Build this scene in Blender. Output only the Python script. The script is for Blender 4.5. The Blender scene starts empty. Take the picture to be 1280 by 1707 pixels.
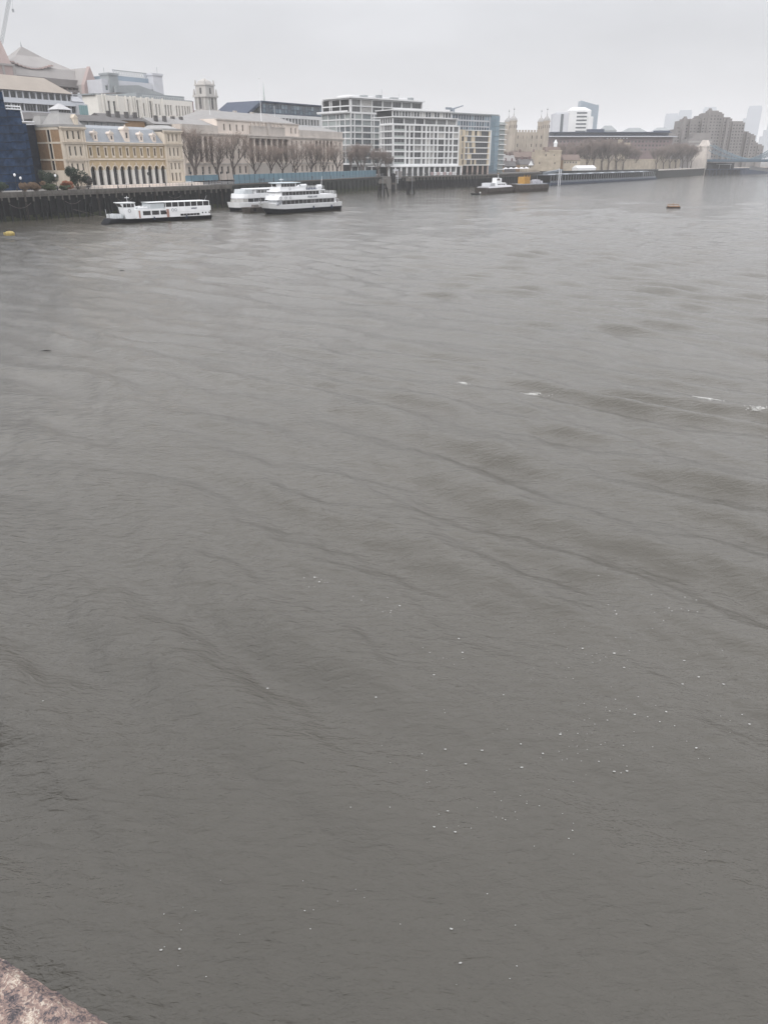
import bpy, math, random
import numpy as np
from mathutils import Vector, Matrix

rnd = random.Random(7)
SC = bpy.context.scene
COL = SC.collection
R = math.radians
PI = math.pi

# ------------------------------------------------------------------ camera
cam_data = bpy.data.cameras.new('camera')
cam = bpy.data.objects.new('camera', cam_data)
COL.objects.link(cam)
cam.location = (0, 0, 15.0)
cam.rotation_euler = (R(90 - 24.862), 0, 0)
cam_data.sensor_fit = 'VERTICAL'
cam_data.sensor_height = 36.0
cam_data.lens = 36.0 * 1270.0 / 1707.0
cam_data.clip_start = 0.05
cam_data.clip_end = 20000
SC.camera = cam

# ------------------------------------------------------------------ overcast sky
SUN_EL, SUN_AZ = 30.0, 205.0          # degrees; azimuth measured from +Y towards +X
world = bpy.data.worlds.new('World')
SC.world = world
world.use_nodes = True
wn, wl = world.node_tree.nodes, world.node_tree.links
wn.clear()
w_out = wn.new('ShaderNodeOutputWorld')
w_mix = wn.new('ShaderNodeMixShader')
w_sky = wn.new('ShaderNodeBackground')
w_cld = wn.new('ShaderNodeBackground')
sky = wn.new('ShaderNodeTexSky')
sky.sky_type = 'NISHITA'
sky.sun_disc = False
sky.sun_elevation = R(SUN_EL)
sky.sun_rotation = R(SUN_AZ)
w_sky.inputs['Strength'].default_value = 0.08
wl.new(sky.outputs[0], w_sky.inputs[0])
tc = wn.new('ShaderNodeTexCoord')
sep = wn.new('ShaderNodeSeparateXYZ')
wl.new(tc.outputs['Generated'], sep.inputs[0])
grad = wn.new('ShaderNodeValToRGB')
grad.color_ramp.elements[0].position = 0.0
grad.color_ramp.elements[0].color = (0.47, 0.462, 0.474, 1)
grad.color_ramp.elements[1].position = 1.0
grad.color_ramp.elements[1].color = (1.88, 1.88, 1.93, 1)
e = grad.color_ramp.elements.new(0.15)
e.color = (0.60, 0.603, 0.624, 1)
e = grad.color_ramp.elements.new(0.30)
e.color = (1.28, 1.28, 1.315, 1)
e = grad.color_ramp.elements.new(0.52)
e.color = (1.80, 1.80, 1.85, 1)
wl.new(sep.outputs[2], grad.inputs[0])
mp = wn.new('ShaderNodeMapping')
mp.inputs['Scale'].default_value = (1.0, 1.0, 3.2)
wl.new(tc.outputs['Generated'], mp.inputs[0])
nz = wn.new('ShaderNodeTexNoise')
nz.inputs['Scale'].default_value = 3.4
nz.inputs['Detail'].default_value = 5
nz.inputs['Roughness'].default_value = 0.5
wl.new(mp.outputs[0], nz.inputs[0])
rr = wn.new('ShaderNodeMapRange')
rr.inputs['From Min'].default_value = 0.3
rr.inputs['From Max'].default_value = 0.7
rr.inputs['To Min'].default_value = 0.88
rr.inputs['To Max'].default_value = 1.09
wl.new(nz.outputs[0], rr.inputs[0])
vm = wn.new('ShaderNodeVectorMath')
vm.operation = 'SCALE'
wl.new(grad.outputs[0], vm.inputs[0])
wl.new(rr.outputs[0], vm.inputs[3])
wl.new(vm.outputs[0], w_cld.inputs[0])
w_cld.inputs['Strength'].default_value = 0.925
w_mix.inputs[0].default_value = 0.94
wl.new(w_sky.outputs[0], w_mix.inputs[1])
wl.new(w_cld.outputs[0], w_mix.inputs[2])
wl.new(w_mix.outputs[0], w_out.inputs[0])

sun_data = bpy.data.lights.new('sun', 'SUN')
sun_data.energy = 1.2
sun_data.angle = R(25)
sun_data.color = (1.0, 0.97, 0.93)
sun = bpy.data.objects.new('sun', sun_data)
COL.objects.link(sun)
sd = Vector((math.sin(R(SUN_AZ)) * math.cos(R(SUN_EL)), math.cos(R(SUN_AZ)) * math.cos(R(SUN_EL)), math.sin(R(SUN_EL))))
sun.rotation_euler = sd.to_track_quat('Z', 'Y').to_euler()
sun.location = (0, -50, 80)

SC.view_settings.view_transform = 'Standard'
SC.view_settings.look = 'None'
SC.view_settings.exposure = 0.30
SC.view_settings.gamma = 1.0
SC.view_settings.use_curve_mapping = False
SC.render.engine = 'CYCLES'
SC.cycles.max_bounces = 6
SC.cycles.diffuse_bounces = 3
SC.cycles.glossy_bounces = 3
SC.cycles.volume_bounces = 1
SC.cycles.use_denoising = True

# ------------------------------------------------------------------ materials
MATS = {}


def M(name, col, rough=0.75, var=0.12, scale=0.35, metal=0.0, bump=0.0, bscale=6.0, col2=None, streak=0.0, spec=0.35):
    if name in MATS:
        return MATS[name]
    m = bpy.data.materials.new(name)
    m.use_nodes = True
    n, l = m.node_tree.nodes, m.node_tree.links
    b = n['Principled BSDF']
    b.inputs['Roughness'].default_value = rough
    b.inputs['Metallic'].default_value = metal
    b.inputs['Specular IOR Level'].default_value = spec
    t = n.new('ShaderNodeTexCoord')
    no = n.new('ShaderNodeTexNoise')
    no.inputs['Scale'].default_value = scale
    no.inputs['Detail'].default_value = 6
    no.inputs['Roughness'].default_value = 0.65
    src = t.outputs['Object']
    if streak:
        mpn = n.new('ShaderNodeMapping')
        mpn.inputs['Scale'].default_value = (1, 1, 1.0 / streak)
        l.new(src, mpn.inputs[0])
        src = mpn.outputs[0]
    l.new(src, no.inputs[0])
    r = n.new('ShaderNodeValToRGB')
    r.color_ramp.elements[0].position = 0.3
    r.color_ramp.elements[1].position = 0.72
    c2 = col2 or tuple(max(0, c * (1 - var)) for c in col)
    c1 = col if col2 else tuple(min(0.95, c * (1 + var)) for c in col)
    r.color_ramp.elements[0].color = (*c2, 1)
    r.color_ramp.elements[1].color = (*c1, 1)
    l.new(no.outputs[0], r.inputs[0])
    oi = n.new('ShaderNodeObjectInfo')
    mr = n.new('ShaderNodeMapRange')
    mr.inputs['To Min'].default_value = 0.93
    mr.inputs['To Max'].default_value = 1.07
    l.new(oi.outputs['Random'], mr.inputs[0])
    vs = n.new('ShaderNodeVectorMath')
    vs.operation = 'SCALE'
    l.new(r.outputs[0], vs.inputs[0])
    l.new(mr.outputs[0], vs.inputs[3])
    l.new(vs.outputs[0], b.inputs['Base Color'])
    if bump:
        nb = n.new('ShaderNodeTexNoise')
        nb.inputs['Scale'].default_value = bscale
        nb.inputs['Detail'].default_value = 4
        l.new(t.outputs['Object'], nb.inputs[0])
        bp = n.new('ShaderNodeBump')
        bp.inputs['Strength'].default_value = bump
        bp.inputs['Distance'].default_value = 0.05
        l.new(nb.outputs[0], bp.inputs['Height'])
        l.new(bp.outputs[0], b.inputs['Normal'])
    MATS[name] = m
    return m


def glass(name, dark, mid, light, p1=0.5, p2=0.85, rough=0.08):
    """window glass: each pane picks its own depth of room / blind tone"""
    m = bpy.data.materials.new(name)
    m.use_nodes = True
    n, l = m.node_tree.nodes, m.node_tree.links
    b = n['Principled BSDF']
    b.inputs['Roughness'].default_value = rough
    b.inputs['Specular IOR Level'].default_value = 0.8
    oi = n.new('ShaderNodeObjectInfo')
    t = n.new('ShaderNodeTexCoord')
    no = n.new('ShaderNodeTexNoise')
    no.inputs['Scale'].default_value = 0.9
    l.new(t.outputs['Object'], no.inputs[0])
    ma = n.new('ShaderNodeMath')
    ma.operation = 'MULTIPLY_ADD'
    l.new(no.outputs[0], ma.inputs[0])
    ma.inputs[1].default_value = 0.35
    l.new(oi.outputs['Random'], ma.inputs[2])
    su = n.new('ShaderNodeMath')
    su.operation = 'SUBTRACT'
    l.new(ma.outputs[0], su.inputs[0])
    su.inputs[1].default_value = 0.17
    r = n.new('ShaderNodeValToRGB')
    r.color_ramp.elements[0].position = p1 - 0.1
    r.color_ramp.elements[0].color = (*dark, 1)
    r.color_ramp.elements[1].position = p2
    r.color_ramp.elements[1].color = (*light, 1)
    e2 = r.color_ramp.elements.new((p1 + p2) / 2 - 0.02)
    e2.color = (*mid, 1)
    l.new(su.outputs[0], r.inputs[0])
    l.new(r.outputs[0], b.inputs['Base Color'])
    MATS[name] = m
    return m


white_paint = M('white paint', (0.70, 0.71, 0.725), 0.45, 0.09, 0.5, streak=4)
white_conc = M('white concrete', (0.60, 0.605, 0.61), 0.7, 0.10, 0.2, streak=3)
cream_stone = M('cream stone', (0.55, 0.485, 0.405), 0.85, 0.12, 0.5, streak=3)
yellow_brick = M('yellow stock brick', (0.39, 0.305, 0.195), 0.9, 0.14, 0.9, bump=0.3)
brown_brick = M('brown stock brick', (0.26, 0.17, 0.10), 0.9, 0.16, 0.8, bump=0.3)
portland = M('portland stone', (0.60, 0.53, 0.475), 0.88, 0.16, 0.22, streak=3)
portland_grey = M('weathered portland stone', (0.47, 0.43, 0.395), 0.9, 0.22, 0.22, streak=3)
slate = M('blue grey slate', (0.245, 0.262, 0.285), 0.7, 0.10, 0.7)
slate_pale = M('pale grey slate', (0.235, 0.228, 0.225), 0.8, 0.10, 0.5)
lead = M('lead sheet', (0.29, 0.285, 0.28), 0.6, 0.10, 0.6)
dark_metal = M('dark painted iron', (0.035, 0.037, 0.04), 0.5, 0.2, 1.0, spec=0.12)
tar_timber = M('tarred wet timber', (0.016, 0.016, 0.018), 0.8, 0.35, 1.2, bump=0.4, streak=4, spec=0.12)
grey_timber = M('weathered grey timber', (0.115, 0.108, 0.10), 0.9, 0.3, 1.2, bump=0.4, streak=4, spec=0.12)
weed_timber = M('weedy dark timber', (0.030, 0.031, 0.033), 0.85, 0.3, 0.8, col2=(0.014, 0.017, 0.017), bump=0.5, streak=3, spec=0.12)
river_stone = M('dark river wall stone', (0.050, 0.050, 0.050), 0.9, 0.3, 0.4, col2=(0.024, 0.029, 0.027), bump=0.3, streak=3, spec=0.12)
paving = M('grey paving', (0.24, 0.23, 0.22), 0.9, 0.12, 0.3)
earth = M('town ground', (0.13, 0.125, 0.12), 0.95, 0.2, 0.02)
hoard = M('teal hoarding', (0.13, 0.22, 0.27), 0.6, 0.15, 0.25)
net_blue = M('blue debris netting', (0.020, 0.040, 0.082), 0.9, 0.6, 0.3, bump=0.3, bscale=2.0, spec=0.12)
net_dark = M('dark debris netting', (0.020, 0.024, 0.036), 0.9, 0.3, 0.4, spec=0.12)
pink_granite = M('pinkish granite cladding', (0.36, 0.285, 0.27), 0.7, 0.10, 0.15)
pale_roof = M('pale grey metal roof', (0.29, 0.275, 0.268), 0.7, 0.08, 0.2)
beige_roof = M('beige standing seam roof', (0.29, 0.255, 0.222), 0.7, 0.08, 0.2)
light_clad = M('light grey cladding', (0.47, 0.48, 0.51), 0.55, 0.06, 0.3)
mid_clad = M('mid grey cladding', (0.26, 0.28, 0.29), 0.6, 0.1, 0.2)
ivory = M('ivory render', (0.62, 0.60, 0.56), 0.8, 0.06, 0.4)
maroon = M('maroon tile cladding', (0.11, 0.035, 0.055), 0.5, 0.2, 0.6)
stone_old = M('old rag stone', (0.34, 0.30, 0.255), 0.92, 0.22, 0.18, streak=2)
stone_warm = M('warm rag stone', (0.36, 0.31, 0.245), 0.92, 0.25, 0.25)
brown_clad = M('brown hotel cladding', (0.185, 0.172, 0.168), 0.85, 0.16, 0.12)
red_brown = M('red brown brick', (0.16, 0.115, 0.115), 0.9, 0.15, 0.1)
dark_roof = M('dark slate roof', (0.10, 0.095, 0.095), 0.8, 0.2, 0.4)
tile_roof = M('brown tile roof', (0.15, 0.115, 0.10), 0.85, 0.2, 0.5)
blue_steel = M('light blue bridge paint', (0.055, 0.09, 0.125), 0.5, 0.1, 0.3)
navy_steel = M('navy steel', (0.035, 0.05, 0.085), 0.5, 0.2, 0.5, spec=0.12)
hull_black = M('black hull paint', (0.010, 0.011, 0.015), 0.5, 0.3, 0.8, streak=3, spec=0.12)
rust_steel = M('rusty dark steel', (0.065, 0.055, 0.05), 0.8, 0.4, 0.9, spec=0.12)
grey_steel = M('grey painted steel', (0.23, 0.24, 0.26), 0.5, 0.15, 0.6)
orange_paint = M('orange yellow paint', (0.36, 0.20, 0.045), 0.7, 0.2, 1.0)
red_paint = M('dull red paint', (0.40, 0.10, 0.05), 0.5, 0.1, 1.0)
yellow_paint = M('yellow buoy paint', (0.30, 0.235, 0.085), 0.7, 0.3, 1.5)
bark = M('plane tree bark', (0.105, 0.088, 0.08), 0.9, 0.25, 1.2)
twig = M('reddish bare twigs', (0.25, 0.20, 0.172), 0.9, 0.25, 0.6)
twig_far = M('brown bare twigs', (0.195, 0.158, 0.142), 0.9, 0.2, 0.6)
leaf_dark = M('dark evergreen leaves', (0.022, 0.036, 0.022), 0.7, 0.4, 1.3)
leaf_mid = M('mid green leaves', (0.045, 0.06, 0.028), 0.7, 0.4, 1.3)
leaf_brown = M('brown winter leaves', (0.17, 0.115, 0.075), 0.8, 0.3, 1.3)
leaf_red = M('rusty red leaves', (0.27, 0.105, 0.06), 0.8, 0.3, 1.3)
skin = M('skin', (0.42, 0.27, 0.2), 0.6, 0.05, 5)
canvas = M('white canvas', (0.66, 0.66, 0.67), 0.8, 0.05, 1)
foam_white = M('river foam', (0.47, 0.47, 0.455), 0.8, 0.05, 3)
globe_mat = M('opal lamp globe', (0.70, 0.71, 0.73), 0.3, 0.02, 1)
tower_blue = M('distant blue glass cladding', (0.22, 0.27, 0.32), 0.35, 0.1, 0.05)
tower_steel = M('steel tower cladding', (0.23, 0.26, 0.30), 0.7, 0.05, 0.02)
interior = M('dark interior', (0.012, 0.012, 0.013), 0.9, 0.1, 1)
g_dark = glass('dark sash glass', (0.022, 0.024, 0.028), (0.045, 0.047, 0.052), (0.10, 0.10, 0.10))
g_soft = glass('stone house glass', (0.045, 0.042, 0.042), (0.075, 0.07, 0.068), (0.12, 0.11, 0.105))
g_flat = glass('apartment glass', (0.02, 0.024, 0.028), (0.11, 0.115, 0.115), (0.40, 0.39, 0.37), 0.4, 0.98)
g_teal = glass('teal tinted glass', (0.05, 0.065, 0.075), (0.13, 0.155, 0.16), (0.26, 0.29, 0.28), 0.4, 0.9)
g_blue = glass('blue office glass', (0.025, 0.05, 0.075), (0.055, 0.10, 0.14), (0.17, 0.24, 0.29), 0.45, 0.95)
g_black = glass('black boat glass', (0.012, 0.012, 0.014), (0.02, 0.02, 0.023), (0.07, 0.07, 0.075), 0.6, 1.0)
g_aqua = glass('aqua stair glass', (0.16, 0.27, 0.28), (0.2, 0.32, 0.32), (0.24, 0.36, 0.36))

# ------------------------------------------------------------------ mesh helpers


class MB:
    def __init__(s):
        s.v, s.f, s.m = [], [], []

    def raw(s, vs, fs, mi=0):
        o = len(s.v)
        s.v.extend(vs)
        s.f.extend(tuple(i + o for i in f) for f in fs)
        s.m.extend([mi] * len(fs))
        return s

    def box(s, x0, x1, y0, y1, z0, z1, mi=0):
        vs = [(x0, y0, z0), (x1, y0, z0), (x1, y1, z0), (x0, y1, z0), (x0, y0, z1), (x1, y0, z1), (x1, y1, z1), (x0, y1, z1)]
        return s.raw(vs, [(0, 3, 2, 1), (4, 5, 6, 7), (0, 1, 5, 4), (1, 2, 6, 5), (2, 3, 7, 6), (3, 0, 4, 7)], mi)

    def frustum(s, x0, x1, y0, y1, z0, X0, X1, Y0, Y1, z1, mi=0):
        vs = [(x0, y0, z0), (x1, y0, z0), (x1, y1, z0), (x0, y1, z0), (X0, Y0, z1), (X1, Y0, z1), (X1, Y1, z1), (X0, Y1, z1)]
        return s.raw(vs, [(0, 3, 2, 1), (4, 5, 6, 7), (0, 1, 5, 4), (1, 2, 6, 5), (2, 3, 7, 6), (3, 0, 4, 7)], mi)

    def prism_z(s, poly, z0, z1, mi=0):
        n = len(poly)
        vs = [(p[0], p[1], z0) for p in poly] + [(p[0], p[1], z1) for p in poly]
        fs = [tuple(range(n - 1, -1, -1)), tuple(range(n, 2 * n))] + [(i, (i + 1) % n, n + (i + 1) % n, n + i) for i in range(n)]
        return s.raw(vs, fs, mi)

    def prism_y(s, poly, y0, y1, mi=0):
        """polygon in x,z (counter-clockwise seen from -y) extruded along y"""
        n = len(poly)
        vs = [(p[0], y0, p[1]) for p in poly] + [(p[0], y1, p[1]) for p in poly]
        fs = [tuple(range(n)), tuple(range(2 * n - 1, n - 1, -1))] + [(i, n + i, n + (i + 1) % n, (i + 1) % n) for i in range(n)]
        return s.raw(vs, fs, mi)

    def prism_x(s, poly, x0, x1, mi=0):
        n = len(poly)
        vs = [(x0, p[0], p[1]) for p in poly] + [(x1, p[0], p[1]) for p in poly]
        fs = [tuple(range(n - 1, -1, -1)), tuple(range(n, 2 * n))] + [(i, (i + 1) % n, n + (i + 1) % n, n + i) for i in range(n)]
        return s.raw(vs, fs, mi)

    def tube(s, a, b, r0, r1=None, n=6, mi=0, cap=True):
        r1 = r0 if r1 is None else r1
        a, b = Vector(a), Vector(b)
        d = (b - a)
        if d.length < 1e-6:
            return s
        d.normalize()
        u = d.orthogonal().normalized()
        w = d.cross(u)
        vs = []
        for p, r in ((a, r0), (b, r1)):
            for i in range(n):
                t = 2 * PI * i / n
                vs.append(tuple(p + u * (r * math.cos(t)) + w * (r * math.sin(t))))
        fs = [(i, (i + 1) % n, n + (i + 1) % n, n + i) for i in range(n)]
        if cap:
            fs += [tuple(range(n - 1, -1, -1)), tuple(range(n, 2 * n))]
        return s.raw(vs, fs, mi)

    def lathe(s, prof, cx=0, cy=0, n=12, mi=0):
        """profile list of (r, z)"""
        vs, fs = [], []
        for r, z in prof:
            for i in range(n):
                t = 2 * PI * i / n
                vs.append((cx + r * math.cos(t), cy + r * math.sin(t), z))
        for k in range(len(prof) - 1):
            for i in range(n):
                j = (i + 1) % n
                fs.append((k * n + i, k * n + j, (k + 1) * n + j, (k + 1) * n + i))
        fs.append(tuple(range(n - 1, -1, -1)))
        m = (len(prof) - 1) * n
        fs.append(tuple(range(m, m + n)))
        return s.raw(vs, fs, mi)

    def mesh(s, name, mats):
        me = bpy.data.meshes.new(name)
        me.from_pydata(s.v, [], s.f)
        if not isinstance(mats, (list, tuple)):
            mats = [mats]
        for m in mats:
            me.materials.append(m)
        if len(mats) > 1:
            me.polygons.foreach_set('material_index', s.m)
        me.update()
        return me


def link(name, me, parent=None, loc=(0, 0, 0), rz=0.0):
    o = bpy.data.objects.new(name, me)
    COL.objects.link(o)
    o.location = loc
    if rz:
        o.rotation_euler = (0, 0, rz)
    if parent:
        o.parent = parent
    return o


def part(name, mb, mats, parent=None, loc=(0, 0, 0), rz=0.0, smooth=False):
    me = mb.mesh(name, mats)
    if smooth:
        me.polygons.foreach_set('use_smooth', [True] * len(me.polygons))
    return link(name, me, parent, loc, rz)


def tag(o, label, cat, group=None, kind=None):
    o['label'] = label
    if cat:
        o['category'] = cat
    if group:
        o['group'] = group
    if kind:
        o['kind'] = kind
    return o


def thing(name, label, cat, loc=(0, 0, 0), rz=0.0, group=None):
    o = bpy.data.objects.new(name, None)
    COL.objects.link(o)
    o.empty_display_size = 0.5
    o.location = loc
    o.rotation_euler = (0, 0, rz)
    return tag(o, label, cat, group)


def struct(o):
    o['kind'] = 'structure'
    return o


def copy_tree(o, parent=None):
    c = o.copy()
    COL.objects.link(c)
    c.parent = parent
    for ch in [x for x in o.children]:
        copy_tree(ch, c)
    return c


class Line:
    """a line along a bank or facade; k metres along it, off metres inland of it"""

    def __init__(s, ox, oy, deg):
        s.o = (ox, oy)
        a = R(deg)
        s.d = (math.sin(a), math.cos(a))
        s.rz = PI / 2 - a

    def pt(s, k, off=0, z=0):
        dx, dy = s.d
        return (s.o[0] + k * dx - dy * off, s.o[1] + k * dy + dx * off, z)


ORD = ['first', 'second', 'third', 'fourth', 'fifth', 'sixth', 'seventh', 'eighth', 'ninth', 'tenth', 'eleventh', 'twelfth', 'thirteenth', 'fourteenth', 'fifteenth', 'sixteenth', 'seventeenth', 'eighteenth', 'nineteenth', 'twentieth']

# ---- walls with openings and windows
WINC = {}


def win_mesh(w, h, cols, rows, fm, gm, fw=0.08):
    key = (round(w, 2), round(h, 2), cols, rows, fm.name, gm.name, fw)
    if key not in WINC:
        b = MB()
        b.box(-w / 2, w / 2, 0.04, 0.07, 0, h, 1)
        b.box(-w / 2, -w / 2 + fw, 0, 0.04, 0, h)
        b.box(w / 2 - fw, w / 2, 0, 0.04, 0, h)
        b.box(-w / 2 + fw, w / 2 - fw, 0, 0.04, 0, fw)
        b.box(-w / 2 + fw, w / 2 - fw, 0, 0.04, h - fw, h)
        for i in range(1, cols):
            x = -w / 2 + w * i / cols
            b.box(x - fw * 0.4, x + fw * 0.4, 0.002, 0.04, fw, h - fw)
        for i in range(1, rows):
            z = h * i / rows
            b.box(-w / 2 + fw, w / 2 - fw, 0.006, 0.04, z - fw * 0.4, z + fw * 0.4)
        WINC[key] = b.mesh('window', [fm, gm])
    return WINC[key]


def wall_boxes(mb, x0, x1, z0, z1, y0, y1, ops, mi=0):
    zs = sorted({z0, z1} | {z for o in ops for z in (o[2], o[3]) if z0 < z < z1})
    for a, b in zip(zs, zs[1:]):
        zc = (a + b) / 2
        cuts = sorted((o[0], o[1]) for o in ops if o[2] < zc < o[3])
        x = x0
        for c0, c1 in cuts:
            if c0 > x + 1e-4:
                mb.box(x, c0, y0, y1, a, b, mi)
            x = max(x, c1)
        if x < x1 - 1e-4:
            mb.box(x, x1, y0, y1, a, b, mi)


def facade(root, L, z0, z1, ops, mat, org=(0, 0), rz=0.0, th=0.5, rec=0.28, fm=None, gm=None, name='wall', x0=0.0, fw=0.08, wins=True):
    """wall slab with openings (x0,x1,z0,z1[,cols,rows[,glass]]), one window object in each opening"""
    mb = MB()
    wall_boxes(mb, x0, L, z0, z1, 0, th, ops)
    o = part(name, mb, mat, root, (org[0], org[1], 0), rz)
    c, s = math.cos(rz), math.sin(rz)
    if wins:
        for q in ops:
            w, h = q[1] - q[0], q[3] - q[2]
            cols = q[4] if len(q) > 4 else 1
            rows = q[5] if len(q) > 5 else 1
            g = q[6] if len(q) > 6 else (gm or g_dark)
            xc = (q[0] + q[1]) / 2
            link('window', win_mesh(w, h, cols, rows, fm or white_paint, g, fw), root,
                 (org[0] + c * xc - s * rec, org[1] + s * xc + c * rec, q[2]), rz)
    return o


# ================================================================== SETTING
A = Line(-100.6, 213.6, 33.5)      # piled timber wharf, near bank
B = Line(-56.5, 318.3, 21.5)       # stone river wall in front of the long stone house
BANK = [(-300, -90), A.pt(-60, 0.6)[:2], A.pt(86.5, 0.6)[:2], A.pt(87, 24)[:2], B.pt(150)[:2], (7, 453), (56, 500), (115, 614), (234, 716), (338, 882), (520, 1010), (900, 1180), (2200, 1900)]
ZG = 6.2

# ---- river with real waves
WR = np.random.RandomState(11)
NW = 96
lam = np.exp(WR.uniform(math.log(0.45), math.log(8.0), NW))
ang = R(40) + WR.normal(0, 1, NW) * np.where(lam > 2.6, R(14), R(36))
kx = 2 * PI / lam * np.sin(ang)
ky = 2 * PI / lam * np.cos(ang)
ph = WR.uniform(0, 2 * PI, NW)
amp = 0.0040 * lam ** 1.15 * WR.uniform(0.5, 1.3, NW) * np.where(lam > 2.6, 1.45, 1.0)
amp[lam > 6.5] *= 0.6


def waves(x, y, cell):
    """height of the water and how sharp the crests are"""
    gx = 0.95 + 0.35 * np.sin(x * 0.043 + y * 0.021 + 1.0) * np.cos(y * 0.031 - x * 0.017) + 0.16 * np.sin(x * 0.16 + 0.4) * np.cos(y * 0.12 - x * 0.07 + 1.3)
    gx = gx * np.clip((np.hypot(x, y) - 4.0) / 22.0, 0.35, 1.0)
    z = np.zeros_like(x)
    wx = x + 0.9 * np.sin(y * 0.11 + x * 0.05) + 0.5 * np.sin(x * 0.23 - y * 0.17)
    wy = y + 0.9 * np.sin(x * 0.09 - y * 0.06 + 2) + 0.5 * np.sin(y * 0.21 + x * 0.13)
    for i in range(NW):
        fade = np.clip((lam[i] / cell - 3.0) / 3.0, 0, 1)
        t = kx[i] * wx + ky[i] * wy + ph[i]
        s = np.sin(t)
        z += amp[i] * fade * (s + 0.06 * np.cos(2 * t))
    return z * gx


def water_z(x, y):
    return float(waves(np.array([x], float), np.array([y], float), np.array([0.1]))[0])


def build_river():
    NR, NA = 1250, 400
    r = np.exp(np.linspace(math.log(5.0), math.log(1500.0), NR))
    a = np.linspace(R(-52), R(52), NA)
    rr_, aa = np.meshgrid(r, a, indexing='ij')
    x = rr_ * np.sin(aa)
    y = rr_ * np.cos(aa)
    z = waves(x, y, rr_ * 0.0046)
    v = np.stack([x, y, z], -1).reshape(-1, 3)
    i = np.arange(NR - 1)[:, None] * NA + np.arange(NA - 1)[None, :]
    f = np.stack([i, i + 1, i + NA + 1, i + NA], -1).reshape(-1, 4)[:, ::-1]
    # calm surround out to the horizon and behind the camera
    nb = len(v)
    ex, ef = [], []

    def ring(a0, a1, n, r0, r1):
        base = nb + len(ex)
        for q in range(n + 1):
            t = a0 + (a1 - a0) * q / n
            ex.append((r0 * math.sin(t), r0 * math.cos(t), -0.03))
            ex.append((r1 * math.sin(t), r1 * math.cos(t), -0.03))
        for q in range(n):
            b0 = base + 2 * q
            ef.append((b0, b0 + 1, b0 + 3, b0 + 2))
    ring(R(-52), R(52), 40, 1490, 9000)
    ring(R(51.9), R(308.1), 90, 3.0, 9000)
    ring(R(-52), R(52), 30, 0.5, 5.05)
    v = np.concatenate([v, np.array(ex)])
    f = np.concatenate([f, np.array(ef)])
    # face orientation upwards for all
    p = v[f]
    nzv = np.cross(p[:, 1] - p[:, 0], p[:, 2] - p[:, 0])[:, 2]
    f[nzv < 0] = f[nzv < 0][:, ::-1]
    me = bpy.data.meshes.new('river')
    me.vertices.add(len(v))
    me.vertices.foreach_set('co', v.astype(np.float32).ravel())
    me.loops.add(len(f) * 4)
    me.loops.foreach_set('vertex_index', f.astype(np.int32).ravel())
    me.polygons.add(len(f))
    me.polygons.foreach_set('loop_start', np.arange(len(f), dtype=np.int32) * 4)
    me.polygons.foreach_set('loop_total', np.full(len(f), 4, dtype=np.int32))
    me.polygons.foreach_set('use_smooth', np.ones(len(f), dtype=bool))
    me.update(calc_edges=True)
    m = bpy.data.materials.new('silty river water')
    m.use_nodes = True
    n, l = m.node_tree.nodes, m.node_tree.links
    b = n['Principled BSDF']
    b.inputs['Roughness'].default_value = 0.09
    b.distribution = 'MULTI_GGX'
    b.inputs['IOR'].default_value = 1.5
    b.inputs['Specular IOR Level'].default_value = 0.5
    t = n.new('ShaderNodeTexCoord')
    n1 = n.new('ShaderNodeTexNoise')
    n1.inputs['Scale'].default_value = 0.05
    n1.inputs['Detail'].default_value = 5
    l.new(t.outputs['Object'], n1.inputs[0])
    rp = n.new('ShaderNodeValToRGB')
    rp.color_ramp.elements[0].position = 0.3
    rp.color_ramp.elements[1].position = 0.7
    rp.color_ramp.elements[0].color = (0.059, 0.0538, 0.0425, 1)
    rp.color_ramp.elements[1].color = (0.076, 0.0698, 0.0575, 1)
    l.new(n1.outputs[0], rp.inputs[0])
    l.new(rp.outputs[0], b.inputs['Base Color'])
    prev = None
    for sc_, st, di, sx, det in ((0.9, 0.05, 0.10, 0.5, 5), (3.6, 0.7, 0.03, 0.40, 6), (15.0, 0.8, 0.008, 0.5, 4)):
        mpn = n.new('ShaderNodeMapping')
        mpn.inputs['Rotation'].default_value = (0, 0, R(35))
        mpn.inputs['Scale'].default_value = (sx, 1.0, 1.0)
        l.new(t.outputs['Object'], mpn.inputs[0])
        q = n.new('ShaderNodeTexNoise')
        q.inputs['Scale'].default_value = sc_
        q.inputs['Detail'].default_value = det
        q.inputs['Distortion'].default_value = 0.6
        l.new(mpn.outputs[0], q.inputs[0])
        bp = n.new('ShaderNodeBump')
        bp.inputs['Strength'].default_value = st
        bp.inputs['Distance'].default_value = di * 4
        l.new(q.outputs[0], bp.inputs['Height'])
        if prev:
            l.new(prev, bp.inputs['Normal'])
        prev = bp.outputs[0]
    l.new(prev, b.inputs['Normal'])
    me.materials.append(m)
    return struct(link('water', me))


build_river()

# ---- town ground behind the river wall, one sheet out to the horizon
gp = BANK + [(9000, 5200), (9000, 9000), (-9000, 9000), (-9000, -90)]
struct(part('ground', MB().prism_z(gp, -1.0, ZG), earth))
# raised paving of the near wharf
wp = [A.pt(-60, 0.29)[:2], A.pt(86.6, 0.29)[:2], A.pt(86.6, 16)[:2], A.pt(-60, 60)[:2]]
struct(part('pavement', MB().prism_z(wp, ZG + 0.05, 6.8), paving))

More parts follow.
